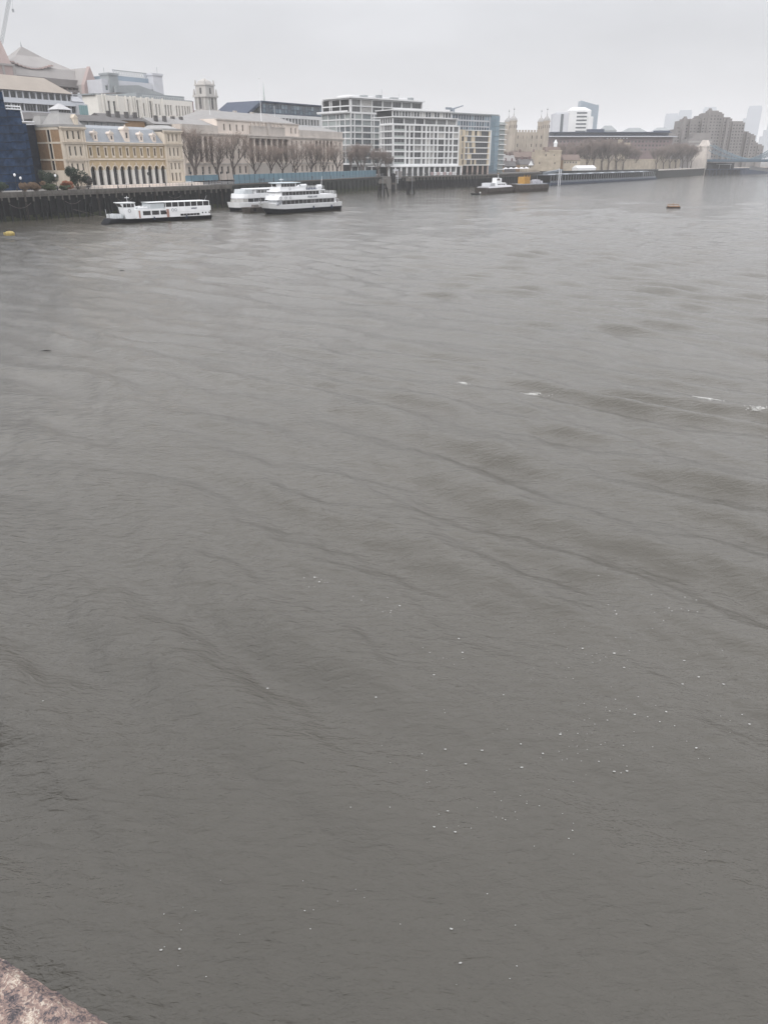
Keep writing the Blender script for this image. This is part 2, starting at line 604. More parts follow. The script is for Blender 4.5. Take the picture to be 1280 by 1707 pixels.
# ---- granite parapet of the bridge the picture is taken from
gr = bpy.data.materials.new('speckled pink grey granite')
gr.use_nodes = True
n, l = gr.node_tree.nodes, gr.node_tree.links
bs = n['Principled BSDF']
bs.inputs['Roughness'].default_value = 0.75
t = n.new('ShaderNodeTexCoord')
vo = n.new('ShaderNodeTexVoronoi')
vo.inputs['Scale'].default_value = 330
vo.inputs['Randomness'].default_value = 1.0
no0 = n.new('ShaderNodeTexNoise')
no0.inputs['Scale'].default_value = 60
no0.inputs['Detail'].default_value = 3
l.new(t.outputs['Object'], no0.inputs[0])
mixv = n.new('ShaderNodeMixRGB')
mixv.inputs[0].default_value = 0.06
l.new(t.outputs['Object'], mixv.inputs[1])
l.new(no0.outputs[1], mixv.inputs[2])
l.new(mixv.outputs[0], vo.inputs[0])
cr = n.new('ShaderNodeValToRGB')
cr.color_ramp.interpolation = 'LINEAR'
els = cr.color_ramp.elements
els[0].position = 0.0
els[0].color = (0.035, 0.031, 0.035, 1)
els[1].position = 1.0
els[1].color = (0.47, 0.41, 0.34, 1)
for p_, c_ in ((0.25, (0.075, 0.063, 0.068)), (0.42, (0.16, 0.116, 0.105)), (0.66, (0.255, 0.178, 0.148)), (0.85, (0.36, 0.31, 0.265))):
    q = els.new(p_)
    q.color = (*c_, 1)
sepc = n.new('ShaderNodeSeparateColor')
l.new(vo.outputs['Color'], sepc.inputs[0])
no2 = n.new('ShaderNodeTexNoise')
no2.inputs['Scale'].default_value = 55
no2.inputs['Detail'].default_value = 9
no2.inputs['Roughness'].default_value = 0.7
l.new(t.outputs['Object'], no2.inputs[0])
av = n.new('ShaderNodeMath')
av.operation = 'MULTIPLY_ADD'
st2 = n.new('ShaderNodeMapRange')
st2.inputs['From Min'].default_value = 0.3
st2.inputs['From Max'].default_value = 0.7
l.new(no2.outputs[0], st2.inputs[0])
l.new(sepc.outputs[0], av.inputs[0])
av.inputs[1].default_value = 0.5
l.new(st2.outputs[0], av.inputs[2])
sb = n.new('ShaderNodeMath')
sb.operation = 'SUBTRACT'
l.new(av.outputs[0], sb.inputs[0])
sb.inputs[1].default_value = 0.26
l.new(sb.outputs[0], cr.inputs[0])
l.new(cr.outputs[0], bs.inputs['Base Color'])
bpn = n.new('ShaderNodeBump')
bpn.inputs['Strength'].default_value = 0.3
bpn.inputs['Distance'].default_value = 0.004
l.new(av.outputs[0], bpn.inputs['Height'])
l.new(bpn.outputs[0], bs.inputs['Normal'])

PZ = 14.40
pdir = Vector((0.893, -0.450, 0))
pn = Vector((-0.450, -0.893, 0))          # towards the footway
edge0 = Vector((-0.313, 0.424, 0)) - pdir * 6.0
par = thing('bridge_parapet', 'speckled pink grey granite parapet edge in the bottom left corner', 'parapet', (edge0.x, edge0.y, 0), math.atan2(pdir.y, pdir.x))


def rough_block(x0, x1, y0, y1, z0, z1, step, jit, seed):
    """granite block with a worn, slightly broken top arris along its river edge (y1 side)"""
    q = random.Random(seed)
    b = MB()
    nx = int((x1 - x0) / step)
    vs, fs = [], []
    prof = [(y1, z0), (y1, z1 - 0.03), (y1 - 0.004, z1 - 0.010), (y1 - 0.014, z1 - 0.002), (y1 - 0.05, z1), (y0, z1), (y0, z0)]
    for i in range(nx + 1):
        x = x0 + (x1 - x0) * i / nx
        for j, (yy, zz) in enumerate(prof):
            d = jit if 1 <= j <= 3 else jit * 0.15
            vs.append((x, yy + q.uniform(-d, d), zz + (q.uniform(-d, d) if 1 <= j <= 3 else 0)))
    m_ = len(prof)
    for i in range(nx):
        for j in range(m_ - 1):
            fs.append((i * m_ + j, i * m_ + j + 1, (i + 1) * m_ + j + 1, (i + 1) * m_ + j))
    fs.append(tuple(range(m_)))
    fs.append(tuple(nx * m_ + j for j in range(m_ - 1, -1, -1)))
    b.raw(vs, fs)
    return b


part('coping_stone', rough_block(5.0, 7.2, -0.42, 0.0, 14.1, PZ, 0.006, 0.0009, 3), gr, par)
for xa, xb in ((0.0, 2.49), (2.50, 4.99), (7.21, 9.7)):
    part('coping_stone', rough_block(xa, xb, -0.42, 0.0, 14.1, PZ, 0.05, 0.003, int(xa * 10) + 5), gr, par)
part('parapet_wall', MB().box(0, 9.7, -0.38, -0.05, 13.2, 14.1), gr, par)
bd = MB()
for i_ in range(40):                      # shallow unseen arched spans and pier under the camera, shaped to shade near water
    def soff(x_):
        t_ = min(1.0, abs(x_ - 5.0) / 48.0)
        return 5.0 + 5.6 * (1 - (1 - t_) ** 2)
    xa, xb = -120 + i_ * 6.25, -120 + (i_ + 1) * 6.25
    bd.prism_y([(xa, soff(xa)), (xb, soff(xb)), (xb, 13.2), (xa, 13.2)], -32, -0.2)
bd.box(-1.5, 11.5, -33, -0.5, -1.0, 6.0)
struct(part('bridge_deck', bd, paving, None, (edge0.x, edge0.y, 0), math.atan2(pdir.y, pdir.x)))

# ================================================================== RIVER WALLS
# ---- near timber wharf: deck edge, walings and every pile
wh = thing('timber_wharf', 'dark piled timber wharf below the yellow arcaded market hall', 'wharf', A.pt(-60, 0, 0), A.rz)
part('deck_edge', MB().box(0, 147, -0.45, 0.28, 6.25, 6.86).box(0, 147, -0.30, 0.28, 5.75, 6.245), grey_timber, wh)
part('kerb_rail', MB().box(0, 147, -0.40, -0.05, 6.865, 7.10), grey_timber, wh)
part('waling', MB().box(0, 147, -0.02, 0.26, 4.55, 4.9).box(0, 147, -0.02, 0.26, 1.3, 1.6), tar_timber, wh)
pmA = MB().box(-0.17, 0.17, -0.42, 0.0, -0.9, 4.6, 0).box(-0.165, 0.165, -0.415, -0.005, 4.6, 6.24, 1).mesh('pile', [weed_timber, grey_timber])
pmB = MB().box(-0.15, 0.15, -0.40, 0.0, -0.9, 5.1, 0).box(-0.145, 0.145, -0.395, -0.005, 5.1, 5.75, 1).mesh('pile', [weed_timber, grey_timber])
pmC = MB().box(-0.13, 0.13, -0.38, 0.0, -0.9, 3.3, 0).mesh('pile', [weed_timber])
x = 30.0
i = 0
while x < 146.6:
    o = link('pile', (pmA, pmB, pmA, pmA, pmB)[i % 5], wh, (x, -0.03, 0))
    o.rotation_euler = (rnd.uniform(-0.02, 0.01), rnd.uniform(-0.025, 0.025), 0)
    if i % 3 == 1:
        o = link('pile', pmC, wh, (x + rnd.uniform(0.8, 1.4), -0.03, 0))
        o.rotation_euler = (0, rnd.uniform(-0.05, 0.05), 0)
    x += rnd.uniform(2.05, 2.5)
    i += 1
part('sheet_wall', MB().box(0, 147, 0.285, 0.58, -0.9, 6.22), tar_timber, wh)
part('end_wall', MB().box(146.0, 147.2, 0.95, 24, -0.9, 6.15), tar_timber, wh)
part('sign_board', MB().box(39.2, 40.6, -0.62, -0.5, 4.1, 5.5), grey_timber, wh)


# ---- clutter on the near wharf: ladders, slack chains, tyres, hand rail, tide weed
lad = MB().box(-0.25, -0.19, -0.56, -0.48, 0.2, 6.9).box(0.19, 0.25, -0.56, -0.48, 0.2, 6.9)
for q in range(20):
    lad.box(-0.19, 0.19, -0.54, -0.50, 0.4 + q * 0.32, 0.44 + q * 0.32)
lad_me = lad.mesh('ladder', [rust_steel])
for xx in (47.5, 68.0, 91.2, 112.4, 131.0, 141.5):
    link('ladder', lad_me, wh, (xx, 0, 0))
for q, (xa, xb, sag) in enumerate(((40, 45.5, 0.9), (52, 57, 0.6), (63, 69.5, 1.2), (80, 85, 0.8), (98, 103.5, 1.0), (118, 123, 0.7))):
    cb = MB()
    for i_ in range(10):
        t0, t1 = i_ / 10, (i_ + 1) / 10
        cb.tube((xa + (xb - xa) * t0, -0.52, 4.3 - 4 * sag * t0 * (1 - t0)), (xa + (xb - xa) * t1, -0.52, 4.3 - 4 * sag * t1 * (1 - t1)), 0.06, None, 4, 0, False)
    part('chain', cb, grey_timber, wh)
for xx, zz in ((50, 3.2), (60.5, 2.6), (74, 3.4), (88, 2.9), (106, 3.1), (127, 2.7)):
    part('tyre', MB().tube((xx, -0.46, zz), (xx, -0.74, zz), 0.5, None, 12), tar_timber, wh)
hr = MB()
for q in range(44):
    hr.box(88 + q * 1.35, 88.06 + q * 1.35, -0.2, -0.14, 7.1, 8.05)
hr.box(88, 147, -0.21, -0.13, 8.05, 8.13).box(88, 147, -0.19, -0.15, 7.55, 7.6)
part('hand_rail', hr, grey_steel, wh)
weed = M('green brown tide weed', (0.040, 0.046, 0.028), 0.9, 0.4, 1.6, bump=0.4, spec=0.1)
wd = MB()
x_ = 30.0
wq = random.Random(77)
while x_ < 146:
    w_ = wq.uniform(0.5, 1.6)
    wd.box(x_, x_ + w_, 0.20, 0.284, -0.3, wq.uniform(0.5, 1.5))
    x_ += w_ + 0.01
part('tide_weed', wd, weed, wh)

# ---- stone river wall in front of the long stone house
rb = thing('river_wall', 'dark stained river wall under the teal hoarding', 'wall', B.pt(-26, 0, 0), B.rz)
part('masonry', MB().box(0, 178, -0.6, 0.4, -0.9, 5.9), river_stone, rb)
part('coping', MB().box(0, 178, -0.75, 0.45, 5.9, 6.32), grey_timber, rb)
wd = MB()
x_ = 0.0
while x_ < 177:
    w_ = wq.uniform(0.8, 2.4)
    wd.box(x_, min(178, x_ + w_), -0.66, -0.605, -0.3, wq.uniform(1.2, 2.3))
    x_ += w_ + 0.01
part('tide_weed', wd, weed, rb)
hr = MB()
for q in range(118):
    hr.box(q * 1.5, q * 1.5 + 0.06, -0.4, -0.34, 6.33, 7.35)
hr.box(0, 178, -0.41, -0.33, 7.35, 7.42).box(0, 178, -0.39, -0.35, 6.85, 6.9)
part('hand_rail', hr, grey_steel, rb)
pmD = MB().box(-0.2, 0.2, -1.0, -0.62, -0.9, 5.2).mesh('fender', [tar_timber])
for q in range(36):
    link('fender', pmD, rb, (3 + q * 4.9 + rnd.uniform(-0.3, 0.3), 0, 0))

# ---- wharf under the white flats: deep recess with pale fender heads
for (p0, p1, lab, nP) in (((7, 453), (56, 500), 'dark piled wharf under the white flats', 24), ((56, 500), (115, 614), 'dark river wall with railing behind the moored barges', 40)):
    d = Vector((p1[0] - p0[0], p1[1] - p0[1], 0))
    L = d.length
    ob = thing('piled_wharf', lab, 'wharf', (p0[0], p0[1], 0), math.atan2(d.y, d.x))
    part('deck_edge', MB().box(0, L, -0.9, 0.4, 5.7, 6.4), grey_timber, ob)
    part('sheet_wall', MB().box(0, L, -0.1, 0.4, -0.9, 5.69), tar_timber, ob)
    fa = MB().box(-0.2, 0.2, -0.85, -0.12, -0.9, 4.2, 0).box(-0.18, 0.18, -0.84, -0.12, 4.2, 5.68, 1).mesh('pile', [tar_timber, grey_timber])
    for q in range(nP):
        link('pile', fa, ob, ((q + 0.5) * L / nP, 0, 0))
    rl = MB()
    for q in range(int(L / 2.2) + 1):
        rl.box(q * 2.2 - 0.03, q * 2.2 + 0.03, -0.5, -0.44, 6.42, 7.5)
    rl.box(0, L, -0.51, -0.43, 7.5, 7.58).box(0, L, -0.49, -0.45, 6.95, 7.0)
    part('railing', rl, dark_metal, ob)
for (p0, p1, lab) in (((115, 614), (234, 716), 'grey river wall behind the long covered pier'), ((234, 716), (338, 882), 'low stone river wall below the bare trees at the bridge'), ((338, 882), (520, 1010), 'dark river wall beneath the suspension bridge span')):
    d = Vector((p1[0] - p0[0], p1[1] - p0[1], 0))
    L = d.length
    ob = thing('river_wall', lab, 'wall', (p0[0], p0[1], 0), math.atan2(d.y, d.x))
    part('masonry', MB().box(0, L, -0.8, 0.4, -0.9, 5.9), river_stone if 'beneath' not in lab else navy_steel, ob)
    part('coping', MB().box(0, L, -1.0, 0.45, 5.9, 6.9), river_stone if 'pier' in lab else portland_grey, ob)

# ================================================================== OLD MARKET HALL (yellow brick, arcade)
mk = thing('market_hall', 'yellow brick market hall with a long arcade and two corner pavilions', 'building', A.pt(32.2, 14, 7.6), A.rz)
X0, X1, XE = 8.2, 38.9, 46.4
# terrace it stands on
part('terrace', MB().box(-3, 52, -3.2, 0.5, -0.9, -0.02).box(9, 39, -3.9, -3.21, -0.9, -0.40).box(9, 39, -4.6, -3.91, -0.9, -0.62), portland, mk)
# arcade wall
N = 11
cx0, sp = 9.75, 2.78
ow, spring, crown = 1.72, 4.55, 5.41
ops = [(cx0 + i * sp - ow / 2, cx0 + i * sp + ow / 2, 0.0, crown) for i in range(N)]
mb = MB()
wall_boxes(mb, X0, X1, 0.0, 4.3, 0, 0.9, ops, 1)
wall_boxes(mb, X0, X1, 4.3, 7.3, 0, 0.9, ops, 0)
for i in range(N):
    c = cx0 + i * sp
    for s in (-1, 1):
        poly = [(c + s * ow / 2, spring)]
        for q in range(7):
            a_ = q * PI / 2 / 6
            poly.append((c + s * ow / 2 * math.cos(a_), spring + (crown - spring) * math.sin(a_)))
        poly.append((c + s * ow / 2, crown))
        poly = poly[1:]
        if s < 0:
            poly = poly[::-1]
        poly = poly[::-1] if s > 0 else poly[::-1]
        mb.prism_y(poly, 0, 0.9, 0)
part('arcade_wall', mb, [yellow_brick, M('pale painted stone', (0.50, 0.485, 0.46), 0.8, 0.1, 0.5)], mk)
for i in range(N):
    c = cx0 + i * sp
    ar = MB()
    for q in range(10):
        a0, a1 = PI * q / 10, PI * (q + 1) / 10
        ri, ro = ow / 2, ow / 2 + 0.34
        ar.prism_y([(c + ri * math.cos(a0), spring + ri * math.sin(a0)), (c + ro * math.cos(a0), spring + ro * math.sin(a0)), (c + ro * math.cos(a1), spring + ro * math.sin(a1)), (c + ri * math.cos(a1), spring + ri * math.sin(a1))], -0.12, 0.0)
    ar.box(c - 0.16, c + 0.16, -0.2, 0.0, crown + 0.02, crown + 0.95)
    part('arch', ar, cream_stone, mk)
    part('impost', MB().box(c - ow / 2 - 0.95, c - ow / 2 - 0.1, -0.1, 0.0, 4.2, 4.5), cream_stone, mk)
    link('arch_door', win_mesh(ow, crown, 2, 3, dark_metal, g_black, 0.09), mk, (c, 0.62, 0.0))
# upper brick storey with narrow windows
ops = [(cx0 + i * sp - 0.34, cx0 + i * sp + 0.34, 8.35, 10.5) for i in range(N)]
facade(mk, X1, 7.3, 11.3, ops, yellow_brick, x0=X0, th=0.9, rec=0.3, fm=cream_stone, gm=g_dark, fw=0.06)
for i in range(N):
    c = cx0 + i * sp
    sm = MB().box(c - 0.62, c - 0.36, -0.1, 0, 7.75, 10.6).box(c + 0.36, c + 0.62, -0.1, 0, 7.75, 10.6).box(c - 0.70, c + 0.70, -0.16, 0, 10.6, 10.95).box(c - 0.62, c + 0.62, -0.12, 0, 7.76, 8.3)
    part('window_surround', sm, cream_stone, mk)
part('string_course', MB().box(X0, X1, -0.25, 0, 7.1, 7.55), cream_stone, mk)
part('cornice', MB().box(X0, X1, -0.35, 0.2, 11.3, 11.75).box(X0, X1, -0.65, 0.2, 11.75, 12.1), cream_stone, mk)
# mansard roof
part('mansard_roof', MB().frustum(X0, X1, 0.0, 18, 12.1, X0 + 0.6, X1 - 1.6, 2.6, 16, 16.0).frustum(X0 + 0.6, X1 - 1.6, 2.6, 16, 16.0, X0 + 2, X1 - 3, 6, 12, 16.9), slate, mk)
for xd, w, h in ((12.4, 1.5, 2.3), (18.4, 1.5, 2.3), (24.3, 2.0, 3.6), (30.0, 1.5, 2.3), (35.3, 1.4, 2.2)):
    dm = MB().box(xd - w / 2, xd - w * 0.2, 0.15, 2.2, 12.1, 12.1 + h).box(xd + w * 0.2, xd + w / 2, 0.15, 2.2, 12.1, 12.1 + h)
    dm.box(xd - w * 0.2, xd + w * 0.2, 0.15, 2.2, 12.1, 12.1 + h * 0.35).box(xd - w * 0.2, xd + w * 0.2, 0.15, 2.2, 12.1 + h * 0.8, 12.1 + h)
    dm.box(xd - w * 0.2, xd + w * 0.2, 0.5, 2.2, 12.1 + h * 0.35, 12.1 + h * 0.8)
    poly = [(xd - w * 0.62, 12.1 + h), (xd + w * 0.62, 12.1 + h)] + [(xd + w * 0.62 * math.cos(q * PI / 8), 12.1 + h + 0.62 * w * 0.8 * math.sin(q * PI / 8)) for q in range(1, 8)]
    dm.prism_y(poly, 0.0, 2.4)
    dm.lathe([(0.1, 12.1 + h + w * 0.48), (0.22, 12.1 + h + w * 0.6), (0.05, 12.1 + h + w * 0.8)], xd, 0.6, 6)
    d_ = part('dormer', dm, portland, mk)
    part('dormer_window', MB().box(xd - w * 0.2, xd + w * 0.2, 0.42, 0.495, 12.1 + h * 0.36, 12.1 + h * 0.79), g_dark, d_)
# market hall roof behind: louvred clerestory
part('clerestory', MB().box(7, 40, 19, 36, 0, 18.6), lead, mk)
cl = MB()
part('clerestory_roof', MB().frustum(6, 41, 18, 37, 18.6, 9, 38, 26, 30, 20.8), dark_roof, mk)
for q in range(12):
    link('clerestory_fin', cl.mesh('clerestory_fin', lead) if False else WINC.setdefault('fin', MB().box(-0.15, 0.15, -0.3, 0, 0, 1.9).mesh('clerestory_fin', [mid_clad])), mk, (8.5 + q * 2.7, 19.0, 16.4))


# pavilions: three storeys of three windows
def pavilion(x0, x1, roof):
    W = x1 - x0
    xs = [x0 + W * t_ for t_ in (0.27, 0.5, 0.73)]
    ops = []
    for z0_, z1_ in ((0.6, 3.2), (4.2, 6.2), (8.3, 10.8), (12.5, 14.9)):
        ops += [(xx - 0.33, xx + 0.33, z0_, z1_) for xx in xs]
    facade(mk, x1, 0.0, 15.2, ops, cream_stone, org=(0, -0.55), x0=x0, th=0.9, rec=0.3, fm=cream_stone, gm=g_dark, fw=0.05, name='pavilion_wall')
    tr = MB()
    for z0_, z1_, d_ in ((6.75, 7.2, 0.35), (7.2, 7.4, 0.5), (11.45, 11.85, 0.4), (11.85, 12.0, 0.6), (15.2, 15.6, 0.4), (15.6, 15.95, 0.7)):
        tr.box(x0 - d_ * 0.5, x1 + d_ * 0.5, -0.55 - d_, -0.5, z0_, z1_)
    for z0_, z1_ in ((7.41, 11.44), (12.01, 15.19), (0, 6.74)):
        for xx in (x0 + 0.05, x0 + 1.0, x1 - 1.45, x1 - 0.5):
            tr.box(xx, xx + 0.42, -0.75, -0.55, z0_, z1_)
        for xx in xs:
            if z0_ > 1:
                tr.box(xx - 0.55, xx + 0.55, -0.68, -0.55, z0_ + 0.25, z0_ + 0.75)
    part('pavilion_trim', tr, cream_stone, mk)


pavilion(0, X0, True)
pavilion(X1, XE, False)
part('pavilion_block', MB().box(0.6, X0 - 0.05, 0.36, 11.9, 0, 15.9), cream_stone, mk)
part('pavilion_block', MB().box(X1 + 0.05, XE - 0.05, 0.36, 12, 0, 15.6), cream_stone, mk)
part('hall_block', MB().box(X0 + 0.1, X1 - 0.1, 1.0, 18, 0, 12.05), brown_brick, mk)
part('pavilion_parapet', MB().box(X1 - 0.2, XE + 0.2, -0.9, 12.2, 15.96, 16.5).frustum(X1 + 0.4, XE - 0.4, 0, 11, 16.5, X1 + 2, XE - 2, 3, 9, 17.6), lead, mk)
part('pavilion_roof', MB().box(-0.3, X0 + 0.3, -1.0, 12.3, 15.96, 16.6).frustum(0.2, X0 - 0.1, -0.3, 8, 16.6, 1.9, X0 - 1.9, 1.6, 6.2, 19.6), lead, mk)
part('lantern', MB().box(2.2, X0 - 2.2, 2.0, 5.8, 19.6, 20.55).frustum(1.6, X0 - 1.6, 1.4, 6.4, 20.55, 3.9, 4.3, 3.7, 4.1, 22.2), M('pale lead', (0.40, 0.40, 0.41), 0.6, 0.06, 1), mk)
lv = MB().box(-0.16, 0.16, 0, 0.06, 0, 0.6).mesh('louvre', [dark_metal])
for q in range(7):
    link('louvre', lv, mk, (2.5 + q * 0.54, 1.93, 19.8))
part('rear_roof', MB().frustum(-0.1, 6, 8.4, 14, 15.9, 1.2, 4.6, 9.8, 12.6, 19.0).box(1.2, 4.6, 9.8, 12.6, 19.0, 19.35), lead, mk)
part('finial_dormer', MB().box(5.2, 6.6, -0.4, 1.5, 16.61, 18.4).prism_y([(5.0, 18.4), (6.8, 18.4), (5.9, 19.4)], -0.5, 1.6), cream_stone, mk)
# flank wall towards the bridge: brown brick bays, stone bands, a tall stair window
fl = MB()
for z0_, z1_ in ((4.3, 6.9), (7.4, 11.5), (12.0, 15.2)):
    fl.box(0.0, 0.6, 0.4, 4.3, z0_, z1_, 0).box(0.0, 0.6, 6.4, 11.7, z0_, z1_, 0)
    fl.box(0.12, 0.6, 4.75, 5.95, z0_, z1_, 2)
    fl.box(-0.05, 0.6, 4.3, 4.75, z0_, z1_, 1).box(-0.05, 0.6, 5.95, 6.4, z0_, z1_, 1)
fl.box(-0.05, 0.6, 0.37, 12, 0, 4.3, 1)
for z0_, z1_ in ((6.9, 7.4), (11.5, 12.0), (15.2, 15.95)):
    fl.box(-0.12, 0.6, 0.37, 12, z0_, z1_, 1)
fl.box(-0.08, 0.6, 11.7, 12.0, 4.3, 15.2, 1)
part('flank_wall', fl, [brown_brick, cream_stone, g_dark], mk)

# ================================================================== LONG STONE CUSTOMS HOUSE
C = Line(-22.2, 450, 27)
CZ = 6.8
ch = thing('customs_house', 'long pale stone classical building with columned centre behind bare trees', 'building', C.pt(-127, 0, CZ), C.rz)
L = 127.6
bays = [2.4 + 4.23 * i for i in range(30)]
ops = []
pr = (42.5, 75.5)                       # portico
pv = ((1.2, 19.4), (98.2, 117.4))      # end pavilions with columns


def inn(x_, s_):
    return s_[0] - 0.8 < x_ < s_[1] + 0.8


for bx in bays:
    ops.append((bx - 0.75, bx + 0.75, 2.5, 5.3, 2, 3))
    if not inn(bx, pr) and not inn(bx, pv[0]) and not inn(bx, pv[1]):
        ops.append((bx - 0.7, bx + 0.7, 8.3, 12.3, 2, 4))
        ops.append((bx - 0.65, bx + 0.65, 13.9, 16.2, 2, 2))
rec_ops = [(pr[0] + 0.5, pr[1] - 0.5, 7.0, 16.6), (pv[0][0] + 0.6, pv[0][1] - 0.6, 7.0, 16.6), (pv[1][0] + 0.6, pv[1][1] - 0.6, 7.0, 16.6)]
mb = MB()
wall_boxes(mb, 0, L, 0, 17.2, 0, 0.7, ops + rec_ops)
part('wall', mb, portland, ch)
for q in ops:
    link('window', win_mesh(q[1] - q[0], q[3] - q[2], q[4], q[5], portland_grey, g_soft, 0.07), ch, ((q[0] + q[1]) / 2, 0.35, q[2]))
part('rear_wall', MB().box(0.05, L - 0.05, 2.6, 24, 0, 17.1), portland, ch)
darker = M('sooty recessed stone', (0.25, 0.205, 0.185), 0.9, 0.2, 0.3)  # darker tone for the stone set back behind the columns
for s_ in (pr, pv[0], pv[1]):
    part('recess_wall', MB().box(s_[0] - 0.5, s_[1] + 0.5, 2.4, 2.59, 6.6, 17), darker, ch)
for s_, n_ in ((pr, 7), (pv[0], 5), (pv[1], 5)):
    step_ = (s_[1] - s_[0] - 1.2) / n_
    for q in range(n_):
        xx = s_[0] + 0.6 + step_ * (q + 0.5)
        link('window', win_mesh(1.5, 4.0, 2, 4, portland_grey, g_soft, 0.07), ch, (xx, 2.3, 8.2))
        link('window', win_mesh(1.4, 2.2, 2, 2, portland_grey, g_soft, 0.07), ch, (xx, 2.3, 13.7))
    cm = MB().lathe([(0.72, 7.0), (0.72, 7.35), (0.58, 7.5), (0.60, 10.5), (0.50, 15.7), (0.66, 15.9), (0.74, 16.6)], 0, 0, 12).box(-0.78, 0.78, -0.78, 0.78, 6.6, 7.0).mesh('column', [portland])
    for q in range(n_ + 1):
        link('column', cm, ch, (s_[0] + 0.6 + step_ * q, -0.05, 0))
tr = MB().box(-0.1, L + 0.1, -0.25, 0, 6.05, 6.6).box(-0.1, L + 0.1, -0.4, 0.1, 16.9, 17.5).box(-0.3, L + 0.3, -0.85, 0.2, 17.5, 18.05)
tr.box(pr[0] - 0.6, pr[1] + 0.6, -1.1, -0.26, 6.0, 6.62).box(pr[0] - 0.6, pr[1] + 0.6, -1.2, -0.41, 16.62, 17.49).box(pr[0] - 0.9, pr[1] + 0.9, -1.6, -0.86, 17.48, 18.07)
tr.box(pr[0] - 0.6, pr[1] + 0.6, -1.0, -0.002, 0.4, 5.99)
part('cornice', tr, portland_grey, ch)
part('parapet', MB().box(0.2, 22.5, -0.2, 0.9, 18.06, 20.8).box(85.3, L - 0.2, -0.2, 0.9, 18.06, 21.0).box(1.0, 21, -0.45, -0.21, 18.06, 19.2).box(98, 118, -0.45, -0.21, 18.06, 19.2), portland_grey, ch)
ops = [(xx - 0.55, xx + 0.55, 19.2, 21.7, 1, 2) for xx in (27.3, 31.4, 36.0, 40.3, 78.6, 82.4)]
facade(ch, 85.2, 18.06, 23.0, ops, portland, org=(0, 0.1), x0=22.6, th=0.8, rec=0.3, fm=portland_grey, gm=g_soft, fw=0.06, name='attic_wall')
part('attic_cornice', MB().box(22.3, 85.5, -0.3, 0.9, 23.0, 23.5), portland_grey, ch)
pb = MB().box(45.2, 72.0, -0.7, -0.1, 18.08, 21.2).box(44.9, 72.3, -0.85, -0.05, 21.2, 21.6)
for q in range(9):
    pb.lathe([(0.28, 21.6), (0.34, 22.1), (0.16, 22.5), (0.2, 22.9), (0.06, 23.1)], 46.5 + q * 3.0, -0.45, 6)
pb.box(57.6, 59.8, -1.0, -0.71, 18.1, 22.6)
part('figure_panel', pb, portland_grey, ch)
part('roof', MB().frustum(22.6, 85.2, 0.95, 24, 23.5, 30, 78, 10, 15, 27.2).frustum(0.2, 22.59, 1.0, 24, 20.8, 4, 22.5, 9, 15, 23.4).frustum(85.21, L - 0.2, 1.0, 24, 21.0, 85.3, L - 5, 9, 15, 23.2), slate_pale, ch)
part('upper_block', MB().box(22.6, 85.2, 0.92, 24, 17.1, 23.49).box(0.25, 22.55, 0.92, 24, 17.11, 20.79).box(85.25, L - 0.25, 0.92, 24, 17.11, 20.99), portland, ch)
cm = MB().box(-0.9, 0.9, -0.5, 0.5, 0, 2.6).mesh('chimney', [portland_grey])
for xx, zz in ((40, 25.0), (52, 25.4), (65, 25.4), (76, 25.0), (10, 21.8)):
    link('chimney', cm, ch, (xx, 12.5, zz))
fp = thing('flagpole', 'tall white flagpole with ball top above the stone building', 'flagpole', C.pt(-70.5, 1.4, CZ + 17.2), 0)
part('pole', MB().tube((0, 0, 0), (0, 0, 23.3), 0.16, 0.07, 8), white_paint, fp)
part('ball', MB().lathe([(0.05, 23.2), (0.3, 23.45), (0.32, 23.6), (0.05, 23.95)], 0, 0, 8), white_paint, fp)
fp2 = thing('flagpole', 'short thin white pole on the left end of the stone roof', 'flagpole', C.pt(-101, 6, CZ + 23), 0)
part('pole', MB().tube((0, 0, 0), (0, 0, 7.5), 0.11, 0.06, 6), white_paint, fp2)
fp3 = thing('flagpole', 'thin white pole on the right half of the stone roof', 'flagpole', C.pt(-50, 8, CZ + 23), 0)
part('pole', MB().tube((0, 0, 0), (0, 0, 8), 0.11, 0.06, 6), white_paint, fp3)

# ---- teal hoarding along the promenade, panel by panel
hd = thing('site_hoarding', 'long teal site hoarding on the promenade before the stone building', 'fence', B.pt(5, 4.2, 6.2), B.rz)
hp = MB().box(0.02, 3.96, 0, 0.08, 0, 3.1).mesh('hoarding_panel', [hoard])
hq = MB().box(-0.08, 0.08, -0.08, 0.0, 0, 3.3).mesh('post', [navy_steel])
for q in range(37):
    link('hoarding_panel', hp, hd, (q * 4.0, 0, 0))
    link('post', hq, hd, (q * 4.0, 0, 0))
part('top_rail', MB().box(0, 148, -0.03, 0.11, 3.1, 3.25), M('pale blue rail', (0.24, 0.33, 0.38), 0.6), hd)
hd2 = thing('site_hoarding', 'short teal hoarding above a white wall beside the market hall', 'fence', B.pt(-26, 9, 6.2), B.rz)
part('base_wall', MB().box(0, 10, -0.2, 0.2, 0, 1.4), white_paint, hd2)
for q in range(7):
    part('hoarding_panel', MB().box(q * 4.0, q * 4.0 + 3.95, 0.22, 0.3, 1.3, 3.3), hoard, hd2)

# ================================================================== NEAR LEFT: SHEETED SCAFFOLD
sb_ = thing('scaffolded_building', 'building wrapped in dark blue debris netting at the left edge', 'building', A.pt(-30, 18, 6.8), A.rz)


